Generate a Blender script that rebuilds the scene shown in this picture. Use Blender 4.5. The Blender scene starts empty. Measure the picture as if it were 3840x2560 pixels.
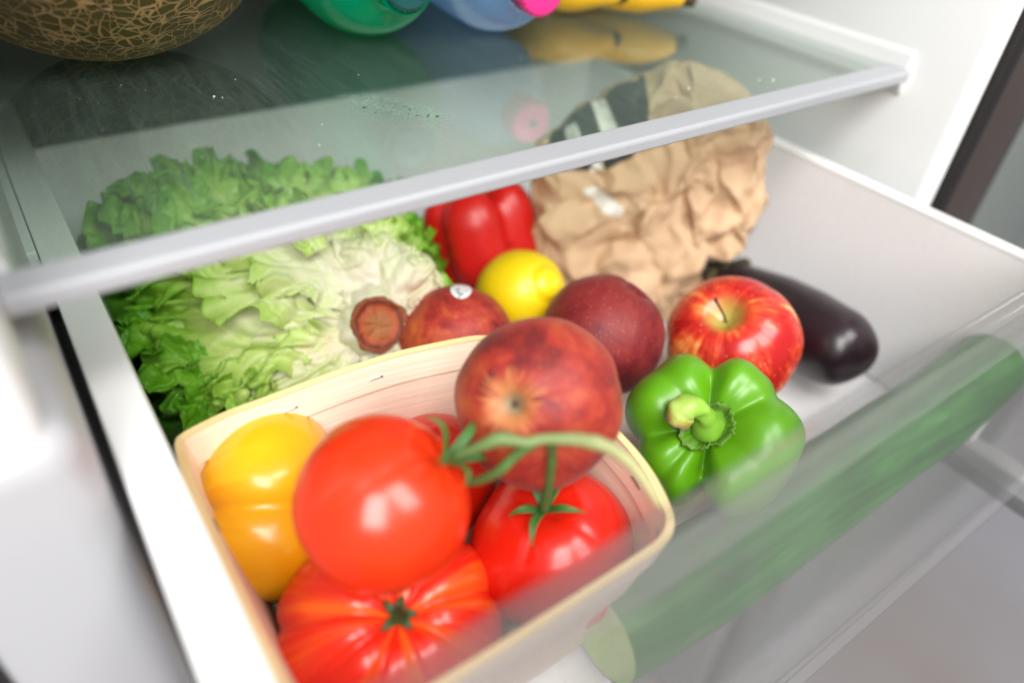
import bpy, math, random
import numpy as np
from mathutils import Vector, Matrix
sc = bpy.context.scene
C = sc.collection
PI = math.pi

# ------------------------------------------------------------------ camera, light, exposure
cam = bpy.data.objects.new('camera', bpy.data.cameras.new('camera')); C.objects.link(cam)
cx = Vector((0.8137143, -0.57740733, 0.06685664))
cy = Vector((0.31811809, 0.53864355, 0.78016922))
cz = cx.cross(cy)
cam.matrix_world = Matrix(((cx.x, cy.x, cz.x, 0), (cx.y, cy.y, cz.y, 0), (cx.z, cy.z, cz.z, 0), (0, 0, 0, 1)))
cam.data.lens = 25.39; cam.data.sensor_width = 36
cam.data.clip_start = 0.005; cam.data.clip_end = 50
cam.data.dof.use_dof = True; cam.data.dof.focus_distance = 0.350; cam.data.dof.aperture_fstop = 2.3
sc.camera = cam
w = bpy.data.worlds.new('World'); sc.world = w; w.use_nodes = True
w.node_tree.nodes['Background'].inputs[0].default_value = (0.97, 0.97, 1.0, 1)
w.node_tree.nodes['Background'].inputs[1].default_value = 0.32
def area(name, loc, target, sx, sy, power, col=(1, 1, 1)):
    l = bpy.data.lights.new(name, 'AREA'); l.shape = 'RECTANGLE'; l.size = sx; l.size_y = sy
    l.energy = power; l.color = col
    o = bpy.data.objects.new(name, l); C.objects.link(o); o.location = loc
    o.rotation_euler = (Vector(target) - Vector(loc)).to_track_quat('-Z', 'Y').to_euler()
area('window_light', (-0.62, -0.95, 1.15), (0.2, 0.2, -0.25), 0.9, 1.3, 46, (1, .985, .96))
area('window_light', (0.55, -0.95, 1.35), (0.2, 0.2, -0.25), 0.8, 1.1, 28, (1, .985, .96))
sc.view_settings.view_transform = 'Standard'; sc.view_settings.look = 'None'
sc.view_settings.exposure = 0.24; sc.view_settings.gamma = 1.0

# ------------------------------------------------------------------ noise
def _h(i, j, k, s):
    n = (i * 374761393 + j * 668265263 + k * 2147483647 + s * 1274126177) & 0xffffffff
    n = ((n ^ (n >> 13)) * 1274126177) & 0xffffffff
    return ((n ^ (n >> 16)) & 0xffff) / 32767.5 - 1.0
def vn(p, s=0):
    p = np.asarray(p, float); f = np.floor(p).astype(np.int64); t = p - f; t = t * t * t * (t * (t * 6 - 15) + 10)
    i, j, k = f[..., 0], f[..., 1], f[..., 2]; r = 0
    for a in (0, 1):
        for b in (0, 1):
            for c in (0, 1):
                wgt = (t[..., 0] if a else 1 - t[..., 0]) * (t[..., 1] if b else 1 - t[..., 1]) * (t[..., 2] if c else 1 - t[..., 2])
                r = r + wgt * _h(i + a, j + b, k + c, s)
    return r
def fbm(p, s=0, o=4):
    r = 0; a = 1.0; p = np.asarray(p, float)
    for q in range(o): r = r + a * vn(p, s + q); p = p * 2.03 + 11.3; a *= .5
    return r
def st3(a, b, c=0): return np.stack(np.broadcast_arrays(a, b, c), -1)
def ss(x, a, b): t = np.clip((x - a) / (b - a), 0, 1); return t * t * (3 - 2 * t)

# ------------------------------------------------------------------ object helpers
def tag(o, label=None, cat=None, group=None, kind=None):
    if label: o['label'] = label
    if cat: o['category'] = cat
    if group: o['group'] = group
    if kind: o['kind'] = kind
    return o
def thing(name, loc, label, cat, group=None, kind=None):
    o = bpy.data.objects.new(name, None); C.objects.link(o); o.location = loc; o.empty_display_size = .02
    return tag(o, label, cat, group, kind)
def obj(name, vs, fs, mat, parent=None, smooth=True, tone=None, label=None):
    me = bpy.data.meshes.new(name)
    me.from_pydata([tuple(map(float, v)) for v in vs], [], [tuple(map(int, f)) for f in fs])
    if smooth: me.polygons.foreach_set('use_smooth', [True] * len(me.polygons))
    if tone is not None:
        at = me.attributes.new('tone', 'FLOAT', 'POINT'); at.data.foreach_set('value', np.asarray(tone, float).ravel())
    me.update()
    if mat: me.materials.append(mat)
    o = bpy.data.objects.new(name, me); C.objects.link(o)
    if parent:
        o.parent = parent
        r = parent
        off = Vector(parent.location)
        while r.parent: r = r.parent; off = off + Vector(r.location)
        o.location = -off if parent.parent is None else Vector((0, 0, 0))
    if label: o['label'] = label
    return o
# every mesh is written in world coordinates; its object is then moved back by the parent's place
def gridf(nu, nv, closeu=False, closev=False):
    f = []
    for i in range(nu if closeu else nu - 1):
        for j in range(nv if closev else nv - 1):
            a = i * nv + j; b = ((i + 1) % nu) * nv + j; c = ((i + 1) % nu) * nv + (j + 1) % nv; d = i * nv + (j + 1) % nv
            f.append((a, b, c, d))
    return f
def frame(axis, up=(0.1, 0.2, 1)):
    z = Vector(axis).normalized(); x = Vector(up).cross(z)
    if x.length < 1e-3: x = Vector((1, 0, 0)).cross(z)
    x.normalize(); y = z.cross(x)
    return np.array([list(x), list(y), list(z)])
def box(name, lo, hi, mat, parent=None, bev=0.0015, seg=3, label=None):
    x0, y0, z0 = lo; x1, y1, z1 = hi
    v = [(x0, y0, z0), (x1, y0, z0), (x1, y1, z0), (x0, y1, z0), (x0, y0, z1), (x1, y0, z1), (x1, y1, z1), (x0, y1, z1)]
    f = [(0, 3, 2, 1), (4, 5, 6, 7), (0, 1, 5, 4), (1, 2, 6, 5), (2, 3, 7, 6), (3, 0, 4, 7)]
    o = obj(name, v, f, mat, parent, bev > 0, label=label)
    if bev:
        m = o.modifiers.new('b', 'BEVEL'); m.width = bev; m.segments = seg; m.limit_method = 'NONE'
    return o
def prism(name, prof, axis, a, b, mat, parent=None, smooth=False, label=None, bev=0, caps=True):
    """profile of 2D points extruded along world axis 0/1 from a to b"""
    n = len(prof); vs = []
    for t in (a, b):
        for p in prof:
            vs.append((t, p[0], p[1]) if axis == 0 else ((p[0], t, p[1]) if axis == 1 else (p[0], p[1], t)))
    fs = [(i, (i + 1) % n, n + (i + 1) % n, n + i) for i in range(n)]
    if caps: fs += [tuple(range(n - 1, -1, -1)), tuple(range(n, 2 * n))]
    o = obj(name, vs, fs, mat, parent, smooth, label=label)
    if bev:
        m = o.modifiers.new('b', 'BEVEL'); m.width = bev; m.segments = 3; m.limit_method = 'ANGLE'
    return o
def cat(pts, n, closed=False):
    P = [np.array(p, float) for p in pts]; out = []; L = len(P)
    segs = L if closed else L - 1
    for i in range(segs):
        g = (lambda k: P[k % L]) if closed else (lambda k: P[min(max(k, 0), L - 1)])
        p0, p1, p2, p3 = g(i - 1), g(i), g(i + 1), g(i + 2)
        for q in range(n):
            t = q / n
            out.append(.5 * ((2 * p1) + (-p0 + p2) * t + (2 * p0 - 5 * p1 + 4 * p2 - p3) * t * t + (-p0 + 3 * p1 - 3 * p2 + p3) * t ** 3))
    if not closed: out.append(P[-1])
    return np.array(out)
def tube(pts, rad, n=10, flat=1.0, wob=0, seed=0, ell=None):
    P = np.array(pts, float); k = len(P); rad = np.interp(np.linspace(0, 1, k), np.linspace(0, 1, len(rad)), rad)
    vs = []; side = None
    for i in range(k):
        T = P[min(i + 1, k - 1)] - P[max(i - 1, 0)]; T /= np.linalg.norm(T) + 1e-12
        if side is None:
            side = np.cross(T, [0.3, .2, 1]); side /= np.linalg.norm(side)
        side = side - T * (side @ T); side /= np.linalg.norm(side); B = np.cross(T, side)
        for j in range(n):
            a = 2 * PI * j / n; r = rad[i]
            if wob: r *= 1 + wob * vn(np.array([i * .23, j * 6. / n, seed * 3.1]), seed)
            vs.append(P[i] + side * math.cos(a) * r + B * math.sin(a) * r * flat)
    fs = gridf(k, n, False, True)
    fs.append(tuple(range(n - 1, -1, -1))); fs.append(tuple((k - 1) * n + j for j in range(n)))
    return vs, fs
def fruit(name, c, axis, R, mat, parent, H=None, ribs=0, ribd=0, dt=.2, db=.06, wt=.3, wb=.3, low=.02, ph=0, seed=0,
          nu=96, nv=120, prof=None, sharp=2., lop=(0, 0), label=None):
    """lathe body with top and bottom dimples, ribs and slow unevenness"""
    H = H or R
    F = frame(axis); th = np.linspace(0, 2 * PI, nv, endpoint=False)[None, :]; phi = np.linspace(0.0005, PI - .0005, nu)[:, None]
    s = np.sin(phi); co = np.cos(phi)
    rr = s if prof is None else prof(phi)
    g = np.abs(np.cos((ribs * th + ph) / 2 + .35 * np.sin(th * 2 + seed))) ** sharp if ribs else 0
    groove = (1 - np.abs(np.sin((ribs * th + ph) / 2 + .3 * np.sin(th * 2 + seed)))) ** sharp if ribs else 0
    rib = 1 - ribd * groove * np.clip(s * 1.2, 0, 1) ** .5
    x = R * rr * rib * np.cos(th); y = R * rr * rib * np.sin(th)
    z = H * co + 0 * th
    rho = rr + 0 * th
    z = z - H * dt * np.exp(-(rho / wt) ** 2) * (co > 0) + H * db * np.exp(-(rho / wb) ** 2) * (co < 0)
    if ribs: z = z - H * ribd * .9 * groove * np.exp(-((rho - .45) / .35) ** 2) * (co > 0)
    P = np.stack([x, y, z], -1)
    P *= (1 + low * fbm(P / R * 1.1 + seed * 7.7, seed, 2))[..., None]
    P[..., 0] += lop[0] * R * np.clip(P[..., 2] / H, -1, 1); P[..., 1] += lop[1] * R * np.clip(P[..., 2] / H, -1, 1)
    # local mesh about the fruit's own centre, so procedural textures follow its axis
    vs = P.reshape(-1, 3); fs = gridf(nu, nv, False, True)
    fs.append(tuple(range(nv - 1, -1, -1))[::-1]); fs.append(tuple((nu - 1) * nv + j for j in range(nv))[::-1])
    o = obj(name, vs, fs, mat, parent, label=label)
    M = Matrix([[F[0][i], F[1][i], F[2][i]] for i in range(3)]).to_4x4()
    o.matrix_local = Matrix.Translation(Vector(c) - Vector(parent.location)) @ M
    return o
def loc2w(c, axis):
    F = frame(axis)
    return lambda p: np.array(c) + p[0] * F[0] + p[1] * F[1] + p[2] * F[2]

# ------------------------------------------------------------------ material helper
class Mt:
    def __init__(s, name):
        s.m = bpy.data.materials.new(name); s.m.use_nodes = True; s.t = s.m.node_tree; s.n = s.t.nodes
        s.b = s.n['Principled BSDF']; s.out = s.n['Material Output']; s.tc = s.n.new('ShaderNodeTexCoord')
    def L(s, a, b): s.t.links.new(a, b)
    def nd(s, t, **k):
        n = s.n.new('ShaderNode' + t)
        for a, v in k.items():
            if a[0] == 'i': 
                key = a[1:]; key = int(key) if key.isdigit() else key.replace('_', ' ')
                if isinstance(v, bpy.types.NodeSocket): s.L(v, n.inputs[key])
                else: n.inputs[key].default_value = v
            else: setattr(n, a, v)
        return n
    def co(s, scale=(1, 1, 1), which='Object', rot=(0, 0, 0), src=None):
        return s.nd('Mapping', iVector=src or s.tc.outputs[which], iScale=scale, iRotation=rot).outputs[0]
    def noise(s, vec, sc_, det=4, rough=.55, dist=0):
        return s.nd('TexNoise', iVector=vec, iScale=sc_, iDetail=det, iRoughness=rough, iDistortion=dist).outputs[0]
    def ramp(s, fac, stops, interp='LINEAR'):
        r = s.nd('ValToRGB', iFac=fac); r.color_ramp.interpolation = interp; e = r.color_ramp.elements
        while len(e) < len(stops): e.new(.5)
        for k, (p, c) in enumerate(stops):
            e[k].position = p; e[k].color = (*c, 1) if not isinstance(c, (int, float)) else (c, c, c, 1)
        return r.outputs[0]
    def mix(s, fac, a, b, blend='MIX'):
        n = s.nd('Mix', data_type='RGBA', blend_type=blend); n.inputs[0].default_value = .5
        for i, v in ((0, fac), (6, a), (7, b)):
            if isinstance(v, bpy.types.NodeSocket): s.L(v, n.inputs[i])
            else: n.inputs[i].default_value = v if i == 0 else (*v, 1)
        return n.outputs[2]
    def ma(s, op, a, b=0, c=0, clamp=False):
        n = s.nd('Math', operation=op, use_clamp=clamp)
        for i, v in enumerate((a, b, c)):
            if isinstance(v, bpy.types.NodeSocket): s.L(v, n.inputs[i])
            else: n.inputs[i].default_value = v
        return n.outputs[0]
    def xyz(s, vec): n = s.nd('SeparateXYZ', iVector=vec); return n.outputs
    def bump(s, h, strength, dist=.001, nrm=None):
        n = s.nd('Bump', iHeight=h, iStrength=strength, iDistance=dist)
        if nrm: s.L(nrm, n.inputs['Normal'])
        s.L(n.outputs[0], s.b.inputs['Normal']); return n.outputs[0]
    def set(s, **k):
        names = dict(col='Base Color', rough='Roughness', spec='Specular IOR Level', coat='Coat Weight', coatr='Coat Roughness', sss='Subsurface Weight',
                     metal='Metallic', trans='Transmission Weight', sheen='Sheen Weight', sheenr='Sheen Roughness', ior='IOR', sscale='Subsurface Scale', alpha='Alpha')
        for a, v in k.items():
            i = s.b.inputs[names[a]]
            if isinstance(v, bpy.types.NodeSocket): s.L(v, i)
            else: i.default_value = (*v, 1) if a == 'col' else v
        if 'sss' in k: s.b.inputs['Subsurface Radius'].default_value = k.get('_r', (1, .4, .2))
        return s
def plain(name, col, rough=.4, **k):
    m = Mt(name); m.set(rough=rough, **k)
    n = m.noise(m.co(), 9, 5)
    c2 = tuple(v * .93 for v in col)
    d1 = m.ramp(m.noise(m.co(), 85, 6, .75), [(.70, 0.0), (.80, 1.0)]); d2 = m.ramp(m.noise(m.co((6, 60, 20), rot=(.2, .3, .7)), 3, 4, .7), [(.66, 0.0), (.72, 1.0)])
    base = m.mix(n, col, c2); base = m.mix(m.ma('MULTIPLY', m.ma('MAXIMUM', d1, d2), .16), base, tuple(v * .55 for v in col))
    m.set(col=base); m.set(rough=m.ma('MULTIPLY_ADD', m.noise(m.co(), 60, 3), .12, rough - .06)); return m.m
def clear(name, tint, haze, hazecol, grough=.02, boost=1.0, ior=1.5, streak=0, smear=False):
    """thin clear sheet: see-through with mirror reflection, and a film: dust, or reflected glare painted in as haze"""
    m = Mt(name); m.n.remove(m.b)
    tr = m.nd('BsdfTransparent', iColor=(*tint, 1)); gl = m.nd('BsdfGlossy', iRoughness=grough)
    bf = m.nd('NewGeometry').outputs['Backfacing']   # light leaving the sheet meets no second mirror
    fr = m.nd('Fresnel', iIOR=ior); f = m.ma('MULTIPLY', m.ma('MULTIPLY', fr.outputs[0], boost), m.ma('SUBTRACT', 1, bf), clamp=True)
    s1 = m.nd('MixShader', i0=f, i1=tr.outputs[0], i2=gl.outputs[0])
    df = m.nd('BsdfDiffuse', iColor=(*hazecol, 1)); tl = m.nd('BsdfTranslucent', iColor=(*hazecol, 1))
    dm = m.nd('MixShader', i0=.35, i1=df.outputs[0], i2=tl.outputs[0])
    h = haze
    if streak:
        n1 = m.noise(m.co((1, 1, 1), rot=(0, 0, .3)), 7, 4, .6); n2 = m.ramp(m.noise(m.co((230, 16, 14), rot=(0, 0, .45)), 1, 4, .65, 1.0), [(.45, 0.0), (.75, 1.0)])
        h = m.ma('MULTIPLY_ADD', m.ma('MULTIPLY', n1, n2), streak, haze, clamp=True)
        if smear:
            cc = m.nd('Mapping', vector_type='TEXTURE', iVector=m.tc.outputs['Object'], iLocation=(.164, .312, -.134), iRotation=(0, 0, -.95), iScale=(.040, .013, .05)).outputs[0]
            ln = m.nd('VectorMath', operation='LENGTH', iVector=cc).outputs['Value']
            band = m.ramp(ln, [(0, 1.0), (.95, 0.0)])
            cr = m.noise(m.co((1, 1, 1), rot=(0, 0, -.95)), 190, 5, .7, 2.5)
            cr = m.ramp(cr, [(.50, 0.0), (.57, 1.0)])
            h = m.ma('ADD', h, m.ma('MULTIPLY', m.ma('MULTIPLY', band, cr), .8), clamp=True)
            m.L(m.mix(m.ma('MULTIPLY', band, cr), hazecol, (.02, .10, .07)), df.inputs[0])
    s2 = m.nd('MixShader', i0=h, i1=s1.outputs[0], i2=dm.outputs[0])
    m.L(s2.outputs[0], m.out.inputs[0]); return m.m

WHITE = plain('white_liner_plastic', (.74, .75, .745), .32)
DRAWER = plain('white_drawer_plastic', (.85, .84, .85), .28)
RIM = plain('glossy_white_rim_plastic', (.86, .86, .855), .22)
TRIM = plain('satin_grey_trim', (.385, .395, .415), .36, spec=.4)
DARK = plain('rear_wall_painted_shade', (.010, .055, .046), .4)  # shadow on the back wall below the shelf, painted in as dark teal
GASKET = plain('black_rubber_gasket', (.012, .010, .009), .5)
FRAME = plain('brown_grey_metal_frame', (.075, .058, .052), .38, metal=.3)
CAB = plain('grey_green_cabinet_panel', (.17, .19, .18), .35)
RAILD = plain('dark_grey_plastic', (.17, .17, .175), .4); RAILL = plain('mid_grey_plastic', (.30, .30, .30), .4)
GLASS = clear('shelf_glass', (.90, .945, .915), .05, (.50, .70, .62), .05, 1.5, 1.52, .11, True)
PANEL = clear('clear_drawer_plastic_painted_glare', (.95, .95, .95), .075, (.66, .66, .66), .10, 1.1, 1.5)  # pale haze colour stands in for the bright room reflected in the front
GEDGE = plain('green_glass_edge', (.08, .30, .24), .2)

# ------------------------------------------------------------------ refrigerator
fr = thing('refrigerator', (0.235, 0.19, -0.95), 'white refrigerator interior with dark rubber gaskets, standing open around the drawer', 'refrigerator')
def wallprof(x, s, y0=.186, yb=.60, r=.010, t=.022):     # plan of a side wall with a rounded front edge
    p = [(x, yb)]
    for k in range(9):
        a = k / 8 * PI / 2; p.append((x + s * (r - r * math.cos(a)), y0 + r - r * math.sin(a)))
    p += [(x + s * t, y0), (x + s * t, yb)]; return p
prism('side_wall', wallprof(.487, 1, r=.009, t=.0095), 2, -.95, .30, WHITE, fr, True, label='right inner wall of white plastic')
prism('side_wall', wallprof(-.0165, -1, t=.037), 2, -.94, .30, WHITE, fr, True, label='left inner wall of white plastic with wide front edge')
box('rear_wall_in_shade', (-.0165, .601, -.95), (.487, .62, -.140), DARK, fr, 0)
box('rear_wall', (-.0165, .601, -.139), (.487, .62, .30), WHITE, fr, 0)
box('added_shade_ceiling', (-.0165, .205, .13), (.487, .60, .15), WHITE, fr, .004)  # unseen slab, added and set low to keep light off the upper interior
def ledge(x, s, y0):
    pr_ = [(x, -.1225), (x + s * .003, -.126), (x + s * .0065, -.1385), (x + s * .0065, -.1445), (x + s * .003, -.149), (x, -.152)]
    pr_ = [(a, b) for a, b in pr_]
    prism('ledge', pr_, 1, y0, .598, WHITE, fr, False, bev=.002)
ledge(.4868, -1, .229); ledge(-.0163, 1, .2425)
box('slide_rail', (-.0160, .37, -.212), (-.0036, .597, -.1985), WHITE, fr, .0008)
box('lower_liner', (-.0680, .1840, -.95), (-.0078, .598, -.157), plain('light_grey_liner_plastic', (.44, .44, .455), .35), fr, .014, 6)
box('gasket', (.4975, .180, -.95), (.513, .200, .30), GASKET, fr, .004)
box('gasket', (-.075, .180, -.95), (-.0545, .200, .30), GASKET, fr, .004)
box('door_frame', (.514, .183, -.95), (.578, .24, .30), FRAME, fr, .003)
box('door_frame', (-.16, .183, -.95), (-.076, .24, .30), FRAME, fr, .003)
box('base_shelf', (-.015, .21, -.40), (.4855, .598, -.385), WHITE, fr, .002)
cb = thing('kitchen_cabinet', (.75, .20, -.95), 'grey green cabinet panel beyond the black gap at the right edge', 'cabinet')
box('seam_strip', (.5795, .186, -.95), (.5875, .24, .30), GASKET, cb, .001)
box('door_panel', (.5885, .187, -.95), (.74, .24, .30), CAB, cb, .003)
box('door_panel', (.743, .187, -.95), (1.2, .24, .30), CAB, cb, .003)
FLOOR = Mt('kitchen_floor_tiles')
c = FLOOR.noise(FLOOR.co((1, 1, 1)), 1.6, 3, .5)
FLOOR.set(col=FLOOR.ramp(c, [(.35, (.24, .21, .20)), (.65, (.31, .31, .345))]), rough=.35)
FLOOR = FLOOR.m
tag(box('kitchen_floor', (-4, -4, -1.0), (5, 4, -.951), FLOOR, None, 0), 'pale grey and beige kitchen floor far below the drawer', None, None, 'structure')

# ------------------------------------------------------------------ drawer
dr = thing('vegetable_drawer', (.229, .28, -.325), 'white plastic crisper drawer with clear front, pulled out and full of vegetables', 'drawer')
def side(x_top, x_bot, s, thick, lab):
    pr_ = [(x_top, -.2012), (x_bot, -.318), (x_bot + s * .003, -.324), (x_top + s * thick * .35, -.2012)]
    prism('side_wall', pr_, 1, .079, .494, DRAWER, dr, False, label=lab, bev=.001)
side(.4555, .4455, 1, .010, 'right side wall of drawer'); side(.0135, .0235, -1, .016, 'left side wall of drawer')
def rimp(x0, x1): return [(x0, -.200), (x1, -.200), (x1, -.209), (x1 + (.002 if x1 < x0 else -.002), -.209), (x1 + (.002 if x1 < x0 else -.002), -.2025), (x0, -.2012)]
prism('rim', [(.4552, -.2035), (.4552, -.200), (.4645, -.200), (.4645, -.212), (.4625, -.212), (.4625, -.2015)], 1, .0795, .494, RIM, dr, False, bev=.0009, label='narrow right rim')
prism('rim', [(.0138, -.2035), (.0138, -.200), (-.0030, -.200), (-.0030, -.212), (-.0008, -.212), (-.0008, -.2015)], 1, .03, .585, RIM, dr, False, bev=.0012, label='broad left rim')
prism('back_wall', [(.494, -.200), (.489, -.318), (.493, -.322), (.499, -.200)], 0, .0138, .4552, DRAWER, dr, False, bev=.0008)
box('drawer_floor', (.0225, .0925, -.326), (.4465, .492, -.3205), DRAWER, dr, .001)
# clear front: a bowed sheet of plastic with a rolled top and a foot
pp = cat([(.0800, -.1760), (.0765, -.1735), (.0735, -.1765), (.0700, -.200), (.0645, -.240), (.0590, -.280), (.0530, -.308), (.0500, -.318), (.0508, -.3235), (.0620, -.3255), (.0920, -.3255)], 5)
nrm = []
for i in range(len(pp)):
    t = pp[min(i + 1, len(pp) - 1)] - pp[max(i - 1, 0)]; t /= np.linalg.norm(t); nrm.append(np.array([t[1], -t[0]]))
inner = [p - n_ * -.0028 for p, n_ in zip(pp, nrm)]
prof = [tuple(p) for p in pp] + [tuple(p) for p in inner[::-1]]
prism('front_panel', prof, 0, .0005, .4610, PANEL, dr, True)
prism('top_rail', [(.0660, -.1905), (.0690, -.1760), (.0712, -.1742), (.0729, -.1755), (.0700, -.1905)], 0, .0005, .4610, clear('rail_plastic_painted_glare', (.95, .95, .95), .07, (.74, .74, .74), .12, 1.0), dr, False, bev=.0008)  # bright reflection along the top edge, painted as haze in the plastic
box('front_lip', (.0005, .0425, -.3275), (.4610, .0500, -.3225), PANEL, dr, .0012)
box('runner', (.4500, -.02, -.350), (.4660, .30, -.338), RAILD, dr, .001, label='dark grey runner under the right side')
box('runner', (.4665, -.02, -.3475), (.4840, .30, -.340), RAILL, dr, .001, label='lighter grey runner under the right side')

# ------------------------------------------------------------------ glass shelf
gs = thing('glass_shelf', (.235, .41, -.1385), 'clear glass shelf with a satin grey front trim above the drawer', 'shelf')
box('glass_pane', (-.014, .236, -.1385), (.4842, .592, -.1342), GLASS, gs, 0)
tr_ = [(.2255, -.1352), (.2266, -.1336), (.2402, -.1332), (.2415, -.1340), (.2415, -.1400), (.2385, -.1412), (.2270, -.1412), (.2256, -.1402)]
prism('front_trim', tr_, 0, -.0158, .4802, TRIM, gs, False, bev=.0008)
rng = random.Random(5)
cv, cf = [], []
def crumb(x, y, r, z=-.1341):
    b = len(cv); a0 = rng.random() * 6
    for k in range(5): cv.append((x + r * math.cos(a0 + k * 1.257) * rng.uniform(.5, 1), y + r * math.sin(a0 + k * 1.257) * rng.uniform(.5, 1), z))
    cv.append((x, y, z + r * .6))
    for k in range(5): cf.append((b + k, b + (k + 1) % 5, b + 5))
for _ in range(46): crumb(rng.uniform(.03, .42), rng.uniform(.25, .42), rng.uniform(.0002, .0005))
for (x, y, r) in ((.3215, .2665, .0011), (.3720, .2580, .0009), (.380, .2545, .0012), (.09, .36, .0009), (.093, .357, .0006)): crumb(x, y, r)
tag(obj('dry_crumb', cv, cf, plain('pale_crumbs', (.72, .68, .58), .7), None, False), 'pale specks of dry crumbs scattered over the glass shelf', 'crumbs', None, 'stuff')
cv, cf = [], []
for (x, y, r) in ((.148, .317, .0012), (.1665, .3055, .0008), (.153, .3315, .0006), (.166, .297, .0009), (.170, .294, .0010), (.174, .292, .0012), (.163, .300, .0007), (.1715, .2955, .0007), (.157, .306, .0006), (.15, .309, .0007)):
    crumb(x, y, r)
tag(obj('dark_crumb', cv, cf, plain('dark_herb_crumbs', (.02, .06, .03), .8), None, False), 'dark green dried herb crumbs in a smear on the glass shelf', 'crumbs', None, 'stuff')

# ------------------------------------------------------------------ produce materials
def tomato_mat(name, a, b, streak=None):
    m = Mt(name); n = m.noise(m.co(), 22, 3, .5); col = m.mix(n, a, b)
    if streak:
        x, y, z = m.xyz(m.co()); th = m.ma('ARCTAN2', y, x)
        cv_ = m.nd('CombineXYZ', iX=m.ma('MULTIPLY', m.ma('COSINE', th), 3.2), iY=m.ma('MULTIPLY', m.ma('SINE', th), 3.2), iZ=m.ma('MULTIPLY', z, 14)).outputs[0]
        s_ = m.ramp(m.noise(cv_, 1.1, 3, .55), [(.50, 0.0), (.66, 1.0)])
        top = m.ramp(m.ma('MULTIPLY_ADD', z, 22, .1), [(0, 0.0), (.55, 1.0)])
        col = m.mix(m.ma('MULTIPLY', s_, top), col, streak)
    sp = m.ramp(m.noise(m.co(), 420, 3, .6), [(.66, 0.0), (.76, 1.0)]); col = m.mix(m.ma('MULTIPLY', sp, .22), col, tuple(min(1, v * 1.2 + .10) for v in a)); m.set(col=col, rough=.27, coat=.18, coatr=.14, sss=.04, sscale=.004, spec=.5)
    m.bump(m.noise(m.co(), 60, 3), .08, .0008); return m.m
RED = tomato_mat('ripe_red_tomato_skin', (.70, .018, .005), (.62, .010, .004))
REDL = tomato_mat('light_red_tomato_skin', (.78, .040, .006), (.74, .028, .005))
BEEF = tomato_mat('ribbed_tomato_skin', (.72, .016, .007), (.76, .028, .008), (.84, .13, .012))
YEL = tomato_mat('yellow_tomato_skin', (.88, .44, .008), (.86, .37, .006), (.90, .48, .010))
GREEN = plain('vine_green', (.055, .16, .03), .5); DGREEN = plain('dark_calyx_green', (.03, .075, .018), .55)
def vine_mat():
    m = Mt('tomato_vine_skin'); n = m.noise(m.co(), 120, 4)
    at = m.nd('Attribute', attribute_name='tone').outputs['Fac']
    m.set(col=m.mix(at, m.mix(n, (.045, .13, .025), (.10, .20, .05)), m.mix(n, (.62, .56, .30), (.42, .44, .18))), rough=.6); m.bump(n, .3, .001); return m.m
VINE = vine_mat()
def peach_mat(name, star=0.0, yellow=.45, s=0, dark=(.15, .014, .014), red=(.33, .028, .018), orange=(.56, .15, .04)):
    m = Mt(name); v = m.nd('Mapping', iVector=m.tc.outputs['Object'], iLocation=(s, s * .7, 0)).outputs[0]
    n = m.noise(v, 60, 5, .65, .3); n2 = m.noise(v, 17, 3, .55)
    f = m.ma('MULTIPLY_ADD', n, .60, m.ma('MULTIPLY', n2, .40))
    col = m.ramp(f, [(.40, dark), (.50, red), (.60 + .1 * (1 - yellow), tuple(.5 * (a + b) for a, b in zip(red, orange))), (.74 + .1 * (1 - yellow), orange)])
    x, y, z = m.xyz(m.tc.outputs['Object'])
    if star:
        rho = m.ma('SQRT', m.ma('ADD', m.ma('MULTIPLY', x, x), m.ma('MULTIPLY', y, y))); th = m.ma('ARCTAN2', y, x)
        cvv = m.nd('CombineXYZ', iX=m.ma('MULTIPLY', m.ma('COSINE', th), 4), iY=m.ma('MULTIPLY', m.ma('SINE', th), 4), iZ=m.ma('MULTIPLY', rho, 60)).outputs[0]
        sn = m.noise(cvv, 1.5, 5, .65)
        lim = m.ma('MULTIPLY_ADD', sn, .040 * star, -.003)
        k = m.ramp(m.ma('DIVIDE', m.ma('SUBTRACT', lim, rho), .008), [(0, 0.0), (1, 1.0)])
        k = m.ma('MULTIPLY', k, m.ramp(m.ma('MULTIPLY_ADD', z, 50, .5), [(.4, 0.0), (.6, 1.0)]))
        col = m.mix(k, col, m.mix(sn, (.60, .32, .11), (.42, .09, .03)))
        kk = m.ramp(m.ma('ADD', rho, m.ma('MULTIPLY', sn, .003)), [(.0035, 1.0), (.007, 0.0)])
        kk = m.ma('MULTIPLY', kk, m.ramp(m.ma('MULTIPLY_ADD', z, 50, .5), [(.4, 0.0), (.6, 1.0)]))
        col = m.mix(kk, col, (.20, .17, .10))
    sp = m.ramp(m.nd('TexVoronoi', iVector=m.tc.outputs['Object'], iScale=420).outputs[0], [(.06, 1.0), (.16, 0.0)])
    col = m.mix(m.ma('MULTIPLY', sp, .35), col, (.85, .50, .30))
    m.set(col=col, rough=.55, sheen=.12, sheenr=.4, sss=.03, sscale=.003, spec=.35); m.bump(m.noise(m.tc.outputs['Object'], 260, 3), .12, .0006)
    m.b.inputs['Sheen Tint'].default_value = (.9, .6, .55, 1); return m.m
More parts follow.
